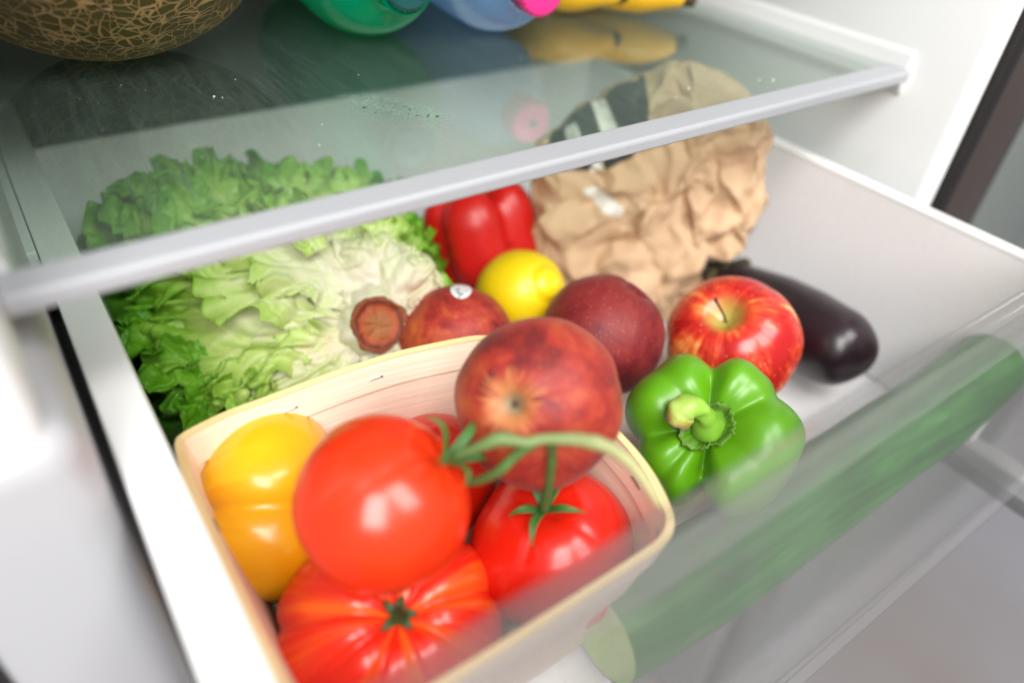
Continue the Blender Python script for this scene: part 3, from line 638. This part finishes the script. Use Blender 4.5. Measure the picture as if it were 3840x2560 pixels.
# ------------------------------------------------------------------ paper bag
def bag():
    Q = np.array([.345, .29, -.31]); t = np.array([.8, -.6, 0]); wv = np.array([.15, .2, 1.]); wv /= np.linalg.norm(wv); n = np.cross(t, wv)
    if n[1] > 0: n = -n
    b = thing('paper_bag', (.355, .315, -.318), 'crumpled brown paper bag with a black print, standing under the glass shelf', 'paper bag')
    m = Mt('brown_kraft_paper'); v = m.noise(m.co(), 90, 5, .6); v2 = m.nd('TexVoronoi', iVector=m.co(src=None), iScale=55, feature='DISTANCE_TO_EDGE').outputs[0]
    m.set(col=m.mix(v, (.62, .43, .27), (.50, .33, .19)), rough=.75); m.bump(m.ma('ADD', m.noise(m.co(), 70, 5, .6, .8), m.ma('MULTIPLY', v2, 1.6)), .38, .0018)
    ink = Mt('black_print'); ink.set(col=(.018, .02, .02), rough=.6); wht = Mt('white_print'); wht.set(col=(.72, .70, .66), rough=.6)
    def sheet(name, rows, dep, seed, amp, lab=None, nu=230, nv=330, base=0):
        # rows: (t, s_left, s_right) along the height
        rows = np.array(rows); tt = np.linspace(rows[0, 0], rows[-1, 0], nu); sl = np.interp(tt, rows[:, 0], rows[:, 1]); sr = np.interp(tt, rows[:, 0], rows[:, 2])
        a = np.linspace(0, 2 * PI, nv, endpoint=False); ca, sa = np.cos(a), np.sin(a)
        ex = np.sign(ca) * np.abs(ca) ** .55; ey = np.sign(sa) * np.abs(sa) ** .8
        mid = (sl + sr) / 2; hw = (sr - sl) / 2; k = np.linspace(0, 1, nu); tap = (1 - ((2 * k - 1) ** 10)) ** .5
        S = mid[:, None] + hw[:, None] * ex[None] * (.25 + .75 * tap[:, None]); D = dep * ey[None] * tap[:, None] + base; Tt = tt[:, None] + 0 * S
        q = st3(S, D, Tt)
        wp = q + .004 * np.stack([vn(q * 45, seed), vn(q * 45, seed + 7), vn(q * 45, seed + 9)], -1)
        r = 0; rg = np.random.RandomState(seed)
        for lam, cnt, am in ((.070, 4, .42), (.038, 5, .38), (.022, 8, .29), (.012, 8, .13)):
            for _ in range(cnt):     # paper creases: flat facets that meet in sharp folds
                k_ = rg.normal(size=3) * np.array([1, .5, .75]); k_ /= np.linalg.norm(k_)
                ph_ = (wp @ k_) / (lam * rg.uniform(.7, 1.3)) + rg.uniform(0, 1) + .10 * vn(q * 30, seed + 50)
                r = r + am * (np.abs((ph_ % 1) * 2 - 1) - .5) * (.35 + .65 * ss(vn(q * 22 + rg.uniform(0, 9), seed + 3), -.4, .4))
        r = r + .35
        D2 = D + np.sign(D - base + 1e-6) * amp * (r - .35) * np.clip(tap[:, None] * 1.4, .2, 1)
        S2 = S + amp * .7 * vn(wp * 60, seed + 31) ; T2 = Tt + amp * .6 * vn(wp * 50, seed + 37)
        W = Q + S2[..., None] * t + T2[..., None] * wv + D2[..., None] * n
        fs = gridf(nu, nv, False, True); fs.append(tuple(range(nv))); fs.append(tuple((nu - 1) * nv + j for j in range(nv)))
        o = obj(name, W.reshape(-1, 3), fs, m.m, b, label=lab)
        dm = o.modifiers.new('facets', 'DECIMATE'); dm.ratio = .13
        em = o.modifiers.new('creases', 'EDGE_SPLIT'); em.split_angle = math.radians(24)
        return W, S, T2, o
    W, S, T2, o = sheet('body', [(-.010, -.030, .022), (.000, -.055, .036), (.02, -.071, .044), (.035, -.078, .045), (.07, -.086, .042), (.10, -.086, .040), (.125, -.072, .036), (.150, -.044, .034), (.164, -.022, .030), (.170, -.012, .020)], .018, 3, .0115)
    sheet('folded_side', [(.046, .036, .062), (.052, .028, .068), (.066, .025, .073), (.085, .022, .0765), (.11, .018, .075), (.130, .014, .069), (.150, .006, .055), (.165, -.002, .040), (.173, .006, .020)], .016, 21, .0115, 'folded over right side of the bag', base=.004)
    # flat print: signed distance to each printed shape, stored on the paper's own points
    def sd(poly):
        poly = np.array(poly); A = np.stack([(W - Q) @ t, (W - Q) @ wv], -1); d = np.full(A.shape[:2], 9.); ins = np.zeros(A.shape[:2], bool)
        for i in range(len(poly)):
            a, b_ = poly[i], poly[(i + 1) % len(poly)]; e = b_ - a; k = np.clip(((A - a) @ e) / (e @ e), 0, 1); d = np.minimum(d, np.linalg.norm(A - a - k[..., None] * e, axis=-1))
            c_ = ((a[1] > A[..., 1]) != (b_[1] > A[..., 1])) & (A[..., 0] < e[0] * (A[..., 1] - a[1]) / (e[1] if abs(e[1]) > 1e-9 else 1e-9) + a[0]); ins ^= c_
        return np.where(ins, d, -d)
    front = np.where(((W - Q) @ n) > 0.002, 1, 0)
    inkd = sd([(-.0200, .175), (-.0150, .131), (-.020, .112), (-.036, .104), (-.050, .1015), (-.066, .1005), (-.078, .108), (-.076, .124), (-.052, .146)])
    whd = np.max([sd(p_) for p_ in ([(-.052, .146), (-.044, .150), (-.026, .118), (-.032, .110), (-.040, .120)], [(-.067, .128), (-.060, .132), (-.052, .114), (-.058, .102), (-.074, .101), (-.073, .108), (-.063, .111)],
        [(-.048, .108), (-.041, .111), (-.038, .103), (-.047, .100)], [(-.052, .089), (-.042, .092), (-.022, .079), (-.024, .072), (-.036, .076)])], axis=0)
    for nm_, dd_ in (('ink', inkd), ('white', whd)):
        a_ = o.data.attributes.new(nm_, 'FLOAT', 'POINT'); a_.data.foreach_set('value', np.where(front > 0, dd_, -.01).ravel())
    ik = m.ramp(m.ma('MULTIPLY_ADD', m.nd('Attribute', attribute_name='ink').outputs['Fac'], 600, .5), [(0, 0.0), (1, 1.0)])
    wk = m.ramp(m.ma('MULTIPLY_ADD', m.nd('Attribute', attribute_name='white').outputs['Fac'], 600, .5), [(0, 0.0), (1, 1.0)])
    base = m.b.inputs['Base Color'].links[0].from_socket
    isb = m.nd('ObjectInfo').outputs['Object Index']; o.pass_index = 1
    m.set(col=m.mix(m.ma('MULTIPLY', wk, isb), m.mix(m.ma('MULTIPLY', ik, isb), base, (.032, .035, .035)), (.74, .71, .66)))
bag()

# ------------------------------------------------------------------ lettuce
lt = thing('lettuce', (.11, .36, -.318), 'head of frilly green lettuce on its side, brown cut root facing out', 'lettuce')
def leaf_mat():
    m = Mt('lettuce_leaf'); at = m.nd('Attribute', attribute_name='tone').outputs['Fac']; n = m.noise(m.co(), 60, 5, .6)
    f = m.ma('MULTIPLY_ADD', m.ma('SUBTRACT', n, .5), .30, at, clamp=True)
    col = m.ramp(f, [(0, (.90, .82, .70)), (.17, (.84, .84, .56)), (.34, (.64, .78, .25)), (.55, (.38, .64, .08)), (.75, (.16, .44, .018)), (1, (.055, .23, .009))])
    sp = m.ramp(m.noise(m.co(), 230, 4, .7), [(.68, 0.0), (.74, 1.0)]); lowt = m.ramp(at, [(.1, 1.0), (.35, .15)])
    col = m.mix(m.ma('MULTIPLY', m.ma('MULTIPLY', sp, lowt), .7), col, (.34, .17, .07))
    b2 = m.ramp(m.noise(m.co(), 28, 3, .5), [(.58, 0.0), (.72, 1.0)]); col = m.mix(m.ma('MULTIPLY', m.ma('MULTIPLY', b2, lowt), .5), col, (.72, .46, .30))
    m.set(col=col, rough=.38, spec=.4)
    vein = m.nd('TexVoronoi', feature='DISTANCE_TO_EDGE', iVector=m.nd('Mapping', iVector=m.tc.outputs['UV'], iScale=(9, 4, 1)).outputs[0], iScale=1.6).outputs[0]
    m.bump(m.ma('ADD', m.noise(m.co(), 110, 5, .6), 0), .5, .0016)
    tl = m.nd('BsdfTranslucent'); m.L(col, tl.inputs[0]); mx = m.nd('MixShader', i0=.28, i1=m.b.outputs[0], i2=tl.outputs[0]); m.L(mx.outputs[0], m.out.inputs[0]); return m.m
LEAF = leaf_mat()
ROOT = np.array([.1444, .3077, -.2587])
def leaf(tip, lift, W, seed, t0=.0, t1=.85, frill=.006, nrm_=(0, -.25, 1), cup=-.25, base=None, wb=.18, fold=.0035, fr=13, nv=84, nu=64, hole=0, start=0.0, ctrl=None, ribs=1.0):
    tip = np.array(tip, float); b = ROOT - np.array((-.34, -.73, .62)) * .020 if base is None else np.array(base, float); nh = np.array(nrm_, float); nh /= np.linalg.norm(nh)
    c1 = (b * .5 + tip * .5 + nh * lift) if ctrl is None else np.array(ctrl, float)
    v = np.linspace(start, 1, nv)[:, None]; u = np.linspace(-1, 1, nu)[None, :]
    mid = ((1 - v) ** 2)[..., None] * b + (2 * v * (1 - v))[..., None] * c1 + (v ** 2)[..., None] * tip
    T = (2 * (1 - v))[..., None] * (c1 - b) + (2 * v)[..., None] * (tip - c1); T /= np.linalg.norm(T, axis=-1, keepdims=True)
    Sd = np.cross(T, nh); Sd /= np.linalg.norm(Sd, axis=-1, keepdims=True); Nn = np.cross(Sd, T)
    wp = W * (wb + (1 - wb) * ss(v, .0, .62)) * np.sqrt(np.clip(1 - np.clip((v - .62) / .40, 0, 1) ** 2.4, 0, 1))
    s0 = seed * 13.7
    edge = np.maximum(np.abs(u) ** 2.6, ss(v, .72, 1.0)) * ss(v, .12, .5)
    ang = np.arctan2(u * 1.0, (v - .35) * 1.6)
    wn = .8 * vn(st3(ang * 1.3, v * 2, s0), seed)
    f1 = np.sin(fr * ang + 3 * wn + s0); f2 = np.sin(fr * 2.3 * ang + 4 * wn + s0 * 2); f3 = np.cos(fr * ang + 3 * wn + s0 + .6)
    L = np.linalg.norm(tip - b)
    pn = st3(u * wp * 62 + 1.2 * vn(st3(u * 2, v * 4, s0), seed + 40), v * L * 20, s0)
    creases = .5 - np.abs(vn(pn * 1.1 + .6 * vn(pn, seed + 5)[..., None], seed + 3)); fine = fbm(pn * 2.4, seed + 8, 3)
    d = cup * W * u ** 2 * ss(v, 0, .8) + frill * edge * (.75 * f1 + .35 * f2) + fold * 1.9 * creases * (1 + .5 * np.sin(v * 5 + s0)) + fold * .8 * (.5 - np.abs(vn(pn * 2.3, seed + 13))) + fold * .35 * fine * (.4 + edge)
    d = d + ribs * (.0022 * np.exp(-(u * wp / .0035) ** 2) * (1 - v) + .00045 * np.sin(u * 17 + 3.5 * vn(pn * .7, 3) + v * 3) * (1 - np.abs(u)) * ss(v, 0, .25) * (.4 + vn(pn * .4, 9)))
    rag = 1 + edge * .13 * fbm(st3(ang * 16, s0), seed + 20, 3)
    wig = u * wp * rag + frill * .55 * edge * f3 * np.sign(u)
    P = mid + wig[..., None] * Sd + d[..., None] * Nn + (frill * .6 * edge * f3 * ss(v, .6, 1))[..., None] * T
    vq = v * 7.5 - np.abs(u) * 2.6 + .35 * vn(pn * .35, seed + 60); vein = np.exp(-(((vq % 1) - .5) / .085) ** 2) * ss(np.abs(u), .04, .15) * (1 - .6 * edge) * ss(v, .15, .35) * (1 if ribs > .5 else .4)
    P = P + (vein * .0007)[..., None] * Nn
    tone = t0 + (t1 - t0) * np.clip(.62 * v ** 1.05 + .42 * edge + .10 * fine, 0, 1) - .20 * np.exp(-(u / .09) ** 2) * (1 - v) - .11 * vein - .10 * (creases > .3) * 0
    fs = gridf(nv, nu)
    o = obj('leaf', P.reshape(-1, 3), fs, LEAF, lt, tone=np.clip(tone, 0, 1)); m = o.modifiers.new('s', 'SOLIDIFY'); m.thickness = .0005
    return o
# heart: lumpy pale core under the leaves
cth = np.linspace(0, 2 * PI, 70, endpoint=False)[None, :]; cph = np.linspace(.001, PI - .001, 60)[:, None]
G = frame((-.50, .86, .05)); cc = np.array((.104, .378, -.272)); q = st3(.034 * np.sin(cph) * np.cos(cth), .034 * np.sin(cph) * np.sin(cth), .058 * np.cos(cph) + 0 * cth)
q = q * (1 + .12 * (.5 - np.abs(vn(q * 55, 3))) + .05 * fbm(q * 90, 8, 2))[..., None]
obj('heart', (cc + q[..., 0:1] * G[0] + q[..., 1:2] * G[1] + q[..., 2:3] * G[2]).reshape(-1, 3), gridf(60, 70, False, True), LEAF, lt, tone=(.45 + 1.2 * (q[..., 2] / .2)).ravel().clip(.3, .75))
# tip, lift, half width, seed, tone0, tone1, frill
LV = [
    # dark lower layer
    ((.020, .345, -.305), .004, .030, 1, .55, 1.0, .006, (-.4, -.5, .8)),
    ((.016, .385, -.300), .010, .036, 2, .5, 1.0, .006, (-.5, -.3, .8)),
    ((.022, .450, -.285), .015, .040, 3, .4, .98, .007, (-.5, -.1, .8)),
    ((.050, .478, -.255), .030, .044, 4, .3, .95, .008, (-.3, 0, 1)),
    ((.100, .478, -.240), .040, .044, 5, .2, .90, .008, (-.1, 0, 1)),
    ((.160, .460, -.245), .040, .040, 6, .2, .95, .008, (.1, 0, 1)),
    ((.212, .410, -.265), .028, .032, 7, .3, .95, .007, (.4, 0, .9)),
    ((.205, .370, -.275), .020, .026, 8, .3, .95, .006, (.6, -.1, .7)),
    # upper frilly layer, back
    ((.048, .455, -.228), .034, .036, 11, .15, .86, .009, (-.3, -.2, 1)),
    ((.068, .440, -.212), .040, .034, 12, .15, .84, .010, (-.2, -.2, 1)),
    ((.108, .452, -.205), .040, .034, 13, .15, .84, .009, (0, -.2, 1)),
    ((.140, .430, -.203), .038, .036, 14, .05, .62, .008, (.1, -.3, 1)),
    ((.182, .415, -.212), .034, .034, 15, .05, .60, .008, (.3, -.2, 1)),
    ((.205, .405, -.225), .030, .028, 16, .1, .95, .008, (.5, -.1, .9)),
    # broad smooth leaves over the left flank
    ((.028, .392, -.262), .024, .040, 21, .22, .74, .005, (-.45, -.55, .8)),
    ((.040, .372, -.262), .030, .040, 22, .12, .66, .0045, (-.35, -.6, .8)),
    ((.070, .398, -.215), .038, .040, 23, .10, .62, .005, (-.2, -.4, 1)),
    ((.100, .400, -.203), .036, .036, 24, .02, .48, .006, (0, -.4, 1)),
    # lower left
    ((.030, .337, -.285), .006, .022, 31, .35, .86, .0065, (-.35, -.7, .7)),
    ((.055, .318, -.290), .010, .026, 34, .12, .55, .0055, (-.2, -.8, .6)),
    ((.072, .315, -.283), .012, .022, 35, .05, .50, .0045, (-.2, -.8, .6)),
]
for (tip, lift, W, sd, a, b_, frl, nh) in LV:
    if sd < 25 and tip[1] > .39: k_ = .45 if tip[0] < .09 else 1; tip = (tip[0], tip[1] - .016 * k_, tip[2] - .013 * k_ if tip[2] > -.25 else tip[2]); lift *= .80
    leaf(tip, lift, W, sd, a, b_, frl * (1.5 if sd > 20 else 1.15), nh, fold=(.0040 if sd < 25 else .0055) if sd > 20 else .0042, cup=-.28 if sd < 20 else -.05)
    
# small curled frills with their own stems
FR = [((.034, .440, -.214), (.062, .415, -.240), .022, 63, .5, .9), ((.042, .425, -.205), (.070, .400, -.228), .018, 64, .45, .86), ((.062, .432, -.200), (.085, .405, -.220), .018, 65, .4, .85), ((.028, .462, -.240), (.055, .435, -.252), .020, 66, .6, .95), ((.090, .450, -.205), (.10, .42, -.222), .016, 67, .5, .88),
      ((.0245, .342, -.262), (.060, .335, -.285), .016, 41, .6, .86), ((.030, .332, -.278), (.058, .325, -.297), .018, 42, .6, .88), ((.042, .325, -.290), (.065, .318, -.300), .018, 43, .55, .85),
      ((.052, .312, -.278), (.075, .318, -.290), .014, 44, .35, .6), ((.0180, .372, -.258), (.045, .370, -.280), .014, 45, .65, .92), ((.017, .395, -.270), (.045, .385, -.285), .016, 46, .7, .98),
      ((.047, .425, -.212), (.075, .405, -.235), .018, 47, .5, .84), ((.060, .412, -.202), (.085, .395, -.225), .018, 48, .5, .82), ((.052, .445, -.225), (.080, .42, -.240), .020, 49, .55, .9),
      ((.085, .440, -.200), (.100, .410, -.220), .018, 50, .5, .84), ((.118, .455, -.198), (.122, .420, -.220), .018, 51, .5, .86), ((.145, .425, -.195), (.140, .395, -.215), .018, 52, .3, .62),
      ((.170, .420, -.200), (.160, .390, -.220), .018, 53, .25, .58), ((.198, .415, -.212), (.185, .385, -.235), .018, 54, .5, .95), ((.120, .385, -.192), (.125, .355, -.210), .015, 55, .3, .5),
      ((.178, .352, -.219), (.160, .338, -.236), .013, 56, .2, .5), ((.198, .350, -.235), (.178, .345, -.250), .013, 57, .4, .75), ((.1900, .300, -.252), (.170, .318, -.255), .010, 58, .35, .7),
      ((.187, .285, -.262), (.168, .305, -.263), .008, 59, .35, .62), ((.205, .365, -.255), (.182, .36, -.262), .016, 60, .6, .95), ((.035, .47, -.262), (.06, .44, -.262), .018, 61, .6, .97), ((.021, .505, -.285), (.04, .47, -.285), .012, 62, .8, 1.)]
for tip, bs, W, sd, a, b_ in FR:
    if tip[1] > .38 and sd < 68: k_ = .2 if tip[0] < .09 else .8; tip = (tip[0], tip[1] - .020 * k_, tip[2] - .016 * k_); bs = (bs[0], bs[1] - .016 * k_, bs[2] - .016 * k_)
    leaf(tip, .006, W, sd, a, b_, .0062, (-.15, -.45, .9), base=bs, wb=.45, fr=10, fold=.003, cup=.45, nv=44, nu=44, ribs=.2)
# pale base leaves, the torn whitish ones round the root
cd = np.array((-.34, -.73, .62)); ir = iu; up_ = iv
def imdir(x, y, z=0): return ROOT + ir * x + up_ * y + cd * z          # metres to the right, up and towards the viewer
PB = [(imdir(.030, .036, -.006), .020, .07, .34, 71, .0015, .004), (imdir(.022, .045, -.004), .014, .03, .22, 72, .002, .003), (imdir(-.006, .052, -.002), .020, .0, .24, 73, .003, .005),
      (imdir(-.034, .046, -.004), .020, .02, .30, 74, .003, .006), (imdir(-.056, .028, -.008), .018, .05, .36, 75, .003, .006), (imdir(-.062, .010, -.010), .015, .0, .32, 76, .0035, .005),
      (imdir(-.064, -.012, -.012), .015, .02, .34, 77, .0035, .005), (imdir(-.056, -.028, -.014), .017, .05, .42, 78, .003, .004), (imdir(-.034, -.034, -.012), .014, .10, .45, 79, .003, .003),
      (imdir(.026, -.016, -.008), .012, .0, .20, 80, .003, .004), (imdir(.028, .008, -.010), .014, .0, .18, 81, .002, .004), (imdir(.004, -.026, -.008), .010, .0, .15, 82, .003, .003), (imdir(-.018, -.026, -.006), .009, .0, .15, 83, .003, .003)]
for tip, W, a, b_, sd, frl, fo in PB:
    W *= 1.25; b_ = min(b_, .19); tip = tip + cd * (.003 if sd % 2 else -.004); dirn = tip - ROOT; st = ROOT - cd * .013
    leaf(tip, .006, W, sd, a, b_, frl, cd + dirn / np.linalg.norm(dirn) * .15, base=st, wb=.42, fr=9, fold=fo * 1.15, cup=-.50, nv=56, nu=48, ribs=1.2)
# tiny torn shreds
for k in range(24):
    a = rng.uniform(0, 2 * PI); r0 = rng.uniform(.014, .018); r1 = r0 + rng.uniform(.006, .013)
    leaf(imdir(r1 * math.cos(a), r1 * math.sin(a) * .9, rng.uniform(-.004, .004)), .002, rng.uniform(.0025, .005), 100 + k, .0, .14, .0018, cd, base=imdir(r0 * .7 * math.cos(a), r0 * .7 * math.sin(a), -.005), wb=.6, fr=7, fold=.0015, nv=20, nu=16, ribs=0)
# root stub: thick rind ring and hollowed cut face
RM = Mt('rusty_cut_root'); x, y, z = RM.xyz(RM.tc.outputs['Object']); rho = RM.ma('SQRT', RM.ma('ADD', RM.ma('MULTIPLY', x, x), RM.ma('MULTIPLY', y, y)))
th = RM.ma('ARCTAN2', y, x); cvv = RM.nd('CombineXYZ', iX=RM.ma('MULTIPLY', RM.ma('COSINE', th), 7), iY=RM.ma('MULTIPLY', RM.ma('SINE', th), 7), iZ=RM.ma('MULTIPLY', rho, 120)).outputs[0]
v = RM.noise(cvv, 2, 5, .7); v2 = RM.noise(RM.co(), 320, 5, .7)
f = RM.ma('ADD', RM.ma('MULTIPLY', rho, 58), RM.ma('MULTIPLY_ADD', v, .34, -.17))
RM.set(col=RM.mix(RM.ma('MULTIPLY', v2, .4), RM.ramp(f, [(.0, (.36, .14, .035)), (.42, (.36, .10, .020)), (.60, (.46, .065, .012)), (.76, (.10, .012, .006)), (.90, (.30, .050, .008)), (1, (.20, .040, .008))]), (.20, .075, .025)), rough=.45); RM.bump(v2, .8, .0015)
nr = Vector(cd + ir * .22 - up_ * .10).normalized(); vs, fs = [], []; nj = 72
pf = [(.0128, -.012), (.0150, -.006), (.0162, -.001), (.0163, .0016), (.0154, .0028), (.0138, .0026), (.0124, .0014), (.0105, .0008), (.008, .0008), (.0055, .0004), (.003, .0), (.0003, -.0003)]
for i, (r, h) in enumerate(pf):
    for j in range(nj):
        a = 2 * PI * j / nj; k = 1 + .045 * math.sin(3 * a + 1) + .03 * math.sin(7 * a) * (i < 8) + .06 * float(vn(np.array([math.cos(a) * 4, math.sin(a) * 4, i * .6]), 5)); hh = h + .0011 * float(vn(np.array([math.cos(a) * r * 420, math.sin(a) * r * 420, 3.]), 6))
        vs.append((r * k * math.cos(a), r * k * math.sin(a), hh))
o = obj('root_stub', vs, gridf(len(pf), nj, False, True), RM.m, lt)
F2 = frame(nr); M = Matrix([[F2[0][i], F2[1][i], F2[2][i]] for i in range(3)]).to_4x4(); o.matrix_local = Matrix.Translation(Vector(ROOT + cd * .0045) - Vector(lt.location)) @ M
vs, fs = [], []
for i, (r, h) in enumerate(((.0250, -.024), (.0225, -.015), (.0200, -.008), (.0180, -.003), (.0150, -.0008))):
    for j in range(nj):
        a = 2 * PI * j / nj; k = 1 + .22 * (1 - i / 5) * float(vn(np.array([math.cos(a) * 3, math.sin(a) * 3, i * .7]), 15)) + .05 * math.sin(9 * a + i); vs.append(ROOT + cd * .006 + (F2[0] * r * k * math.cos(a) + F2[1] * r * k * math.sin(a)) + F2[2] * h)
obj('root_collar', vs, gridf(5, nj, False, True), LEAF, lt, tone=[.02 + .16 * abs(math.sin(q * .21)) for q in range(5 * nj)])

# ------------------------------------------------------------------ things on the glass shelf
ML = Mt('netted_melon_rind'); co_ = ML.co()
wv_ = ML.nd('TexNoise', iVector=co_, iScale=28, iDetail=3).outputs['Color']
wc = ML.nd('VectorMath', operation='MULTIPLY_ADD', i0=wv_, i1=(.022, .022, .022), i2=co_).outputs[0]
v1 = ML.nd('TexVoronoi', feature='DISTANCE_TO_EDGE', iVector=ML.nd('Mapping', iVector=wc, iScale=(1, 1, .45)).outputs[0], iScale=175).outputs[0]
v3 = ML.nd('TexVoronoi', feature='DISTANCE_TO_EDGE', iVector=ML.nd('Mapping', iVector=wc, iScale=(1, 1, 1.5)).outputs[0], iScale=90).outputs[0]
n_ = ML.noise(co_, 60, 4)
l1 = ML.ramp(ML.ma('ADD', v1, ML.ma('MULTIPLY_ADD', n_, .10, -.05)), [(.02, 1.0), (.075, 0.0)]); l2 = ML.ramp(ML.ma('ADD', v3, ML.ma('MULTIPLY_ADD', n_, .10, -.06)), [(.012, 1.0), (.05, 0.0)])
ln_ = ML.ma('MAXIMUM', l1, l2)
ML.set(col=ML.mix(ln_, ML.mix(ML.noise(co_, 22, 3), (.028, .034, .004), (.10, .058, .007)), (.36, .23, .085)), rough=.6); ML.bump(ln_, 1.0, .0016)
me_ = thing('melon', (.070, .443, -.134), 'large netted green and tan melon resting on the glass shelf', 'melon')
fruit('rind', (.0700, .4430, -.0520), (.9, .3, .1), .0815, ML.m, me_, H=.090, dt=.03, db=.03, low=.015, nu=110, nv=150, seed=61)
def bottle(base, cap, R, mb, mc, label, rc, prof):
    b = np.array(base); c_ = np.array(cap); ax = c_ - b; L = np.linalg.norm(ax); G = frame(ax)
    t = thing('plastic_bottle', (b[0] * .5 + c_[0] * .5, b[1] * .5 + c_[1] * .5, -.134), label, 'bottle', 'small plastic bottles on the glass shelf')
    def lathe(name, pf, mat, rid=0):
        vs = []; nj = 96
        for r, h in pf:
            for j in range(nj):
                a = 2 * PI * j / nj; k = 1 + (rid if (j // 2) % 2 else 0) * (1 if r > .5 * max(p[0] for p in pf) else 0); vs.append(b + G[0] * r * k * math.cos(a) + G[1] * r * k * math.sin(a) + G[2] * h)
        fs = gridf(len(pf), nj, False, True); fs.append(tuple(range(nj))); fs.append(tuple((len(pf) - 1) * nj + j for j in range(nj)))
        return obj(name, vs, fs, mat, t)
    P = cat([(r * R, h * L) for r, h in prof], 6); lathe('body', [tuple(p) for p in P], mb)
    lathe('cap', [(rc * .3, L - .017), (rc, L - .0165), (rc, L - .003), (rc * .93, L - .001), (rc * .8, L), (rc * .2, L)], mc, .035)
    return t
def plast(name, col, tr, rough=.18):
    m = Mt(name); m.set(col=col, rough=rough, trans=tr, coat=.2); m.b.inputs['IOR'].default_value = 1.25
    tl = m.nd('BsdfTranslucent', iColor=(*[min(1, v * 1.25) for v in col], 1)); mx = m.nd('MixShader', i0=.5, i1=m.b.outputs[0], i2=tl.outputs[0]); m.L(mx.outputs[0], m.out.inputs[0]); return m.m
PFR = [(.55, 0), (.93, .02), (1.0, .08), (1.0, .55), (.96, .68), (.75, .80), (.42, .87), (.36, .92), (.36, .97)]
bottle((.2200, .5520, -.0900), (.1930, .3500, -.0900), .0440, plast('translucent_green_plastic', (.0, .46, .24), .12), plain('dark_teal_cap', (.004, .085, .085), .3),
       'green plastic bottle with dark teal cap lying beside the melon', .0132, PFR)
bottle((.2900, .5050, -.0970), (.2700, .3380, -.0970), .0360, plast('translucent_blue_plastic', (.30, .47, .70), .45), plain('hot_pink_cap', (.86, .03, .26), .3),
       'pale blue plastic bottle with ridged hot pink cap, lying on the shelf', .0132, PFR)
BN = Mt('banana_skin'); v = BN.noise(BN.co(), 30, 4); BN.set(col=BN.mix(v, (.85, .50, .015), (.74, .40, .010)), rough=.4)
BTIP = plain('brown_banana_tip', (.05, .028, .012), .7)
def banana(pts, label):
    P = cat([(a + .013, b + .030, c_) for a, b, c_ in pts], 8); t = thing('banana', (P[len(P) // 2][0], P[len(P) // 2][1], -.134), label, 'banana', 'bananas at the right end of the glass shelf')
    vs, fs = tube(P, [.006, .011, .0155, .017, .0175, .0175, .016], 16); obj('skin', vs, fs, BN.m, t)
    d = P[0] - P[2]; d /= np.linalg.norm(d); vs, fs = tube([P[0] + d * .0002, P[0] + d * .004, P[0] + d * .008], [.0062, .0050, .0042], 10); obj('tip', vs, fs, BTIP, t)
banana([(.4080, .3400, -.1190), (.3980, .3500, -.1165), (.3820, .3680, -.1165), (.3720, .3950, -.1160), (.3690, .4250, -.1160), (.3720, .4600, -.1160)], 'yellow banana with a brown tip, nearest the right wall')
banana([(.3680, .3640, -.1190), (.3540, .3720, -.1165), (.3360, .3880, -.1165), (.3280, .4150, -.1160), (.3300, .4500, -.1160), (.3350, .4850, -.1160)], 'yellow banana between the blue bottle and the other banana')
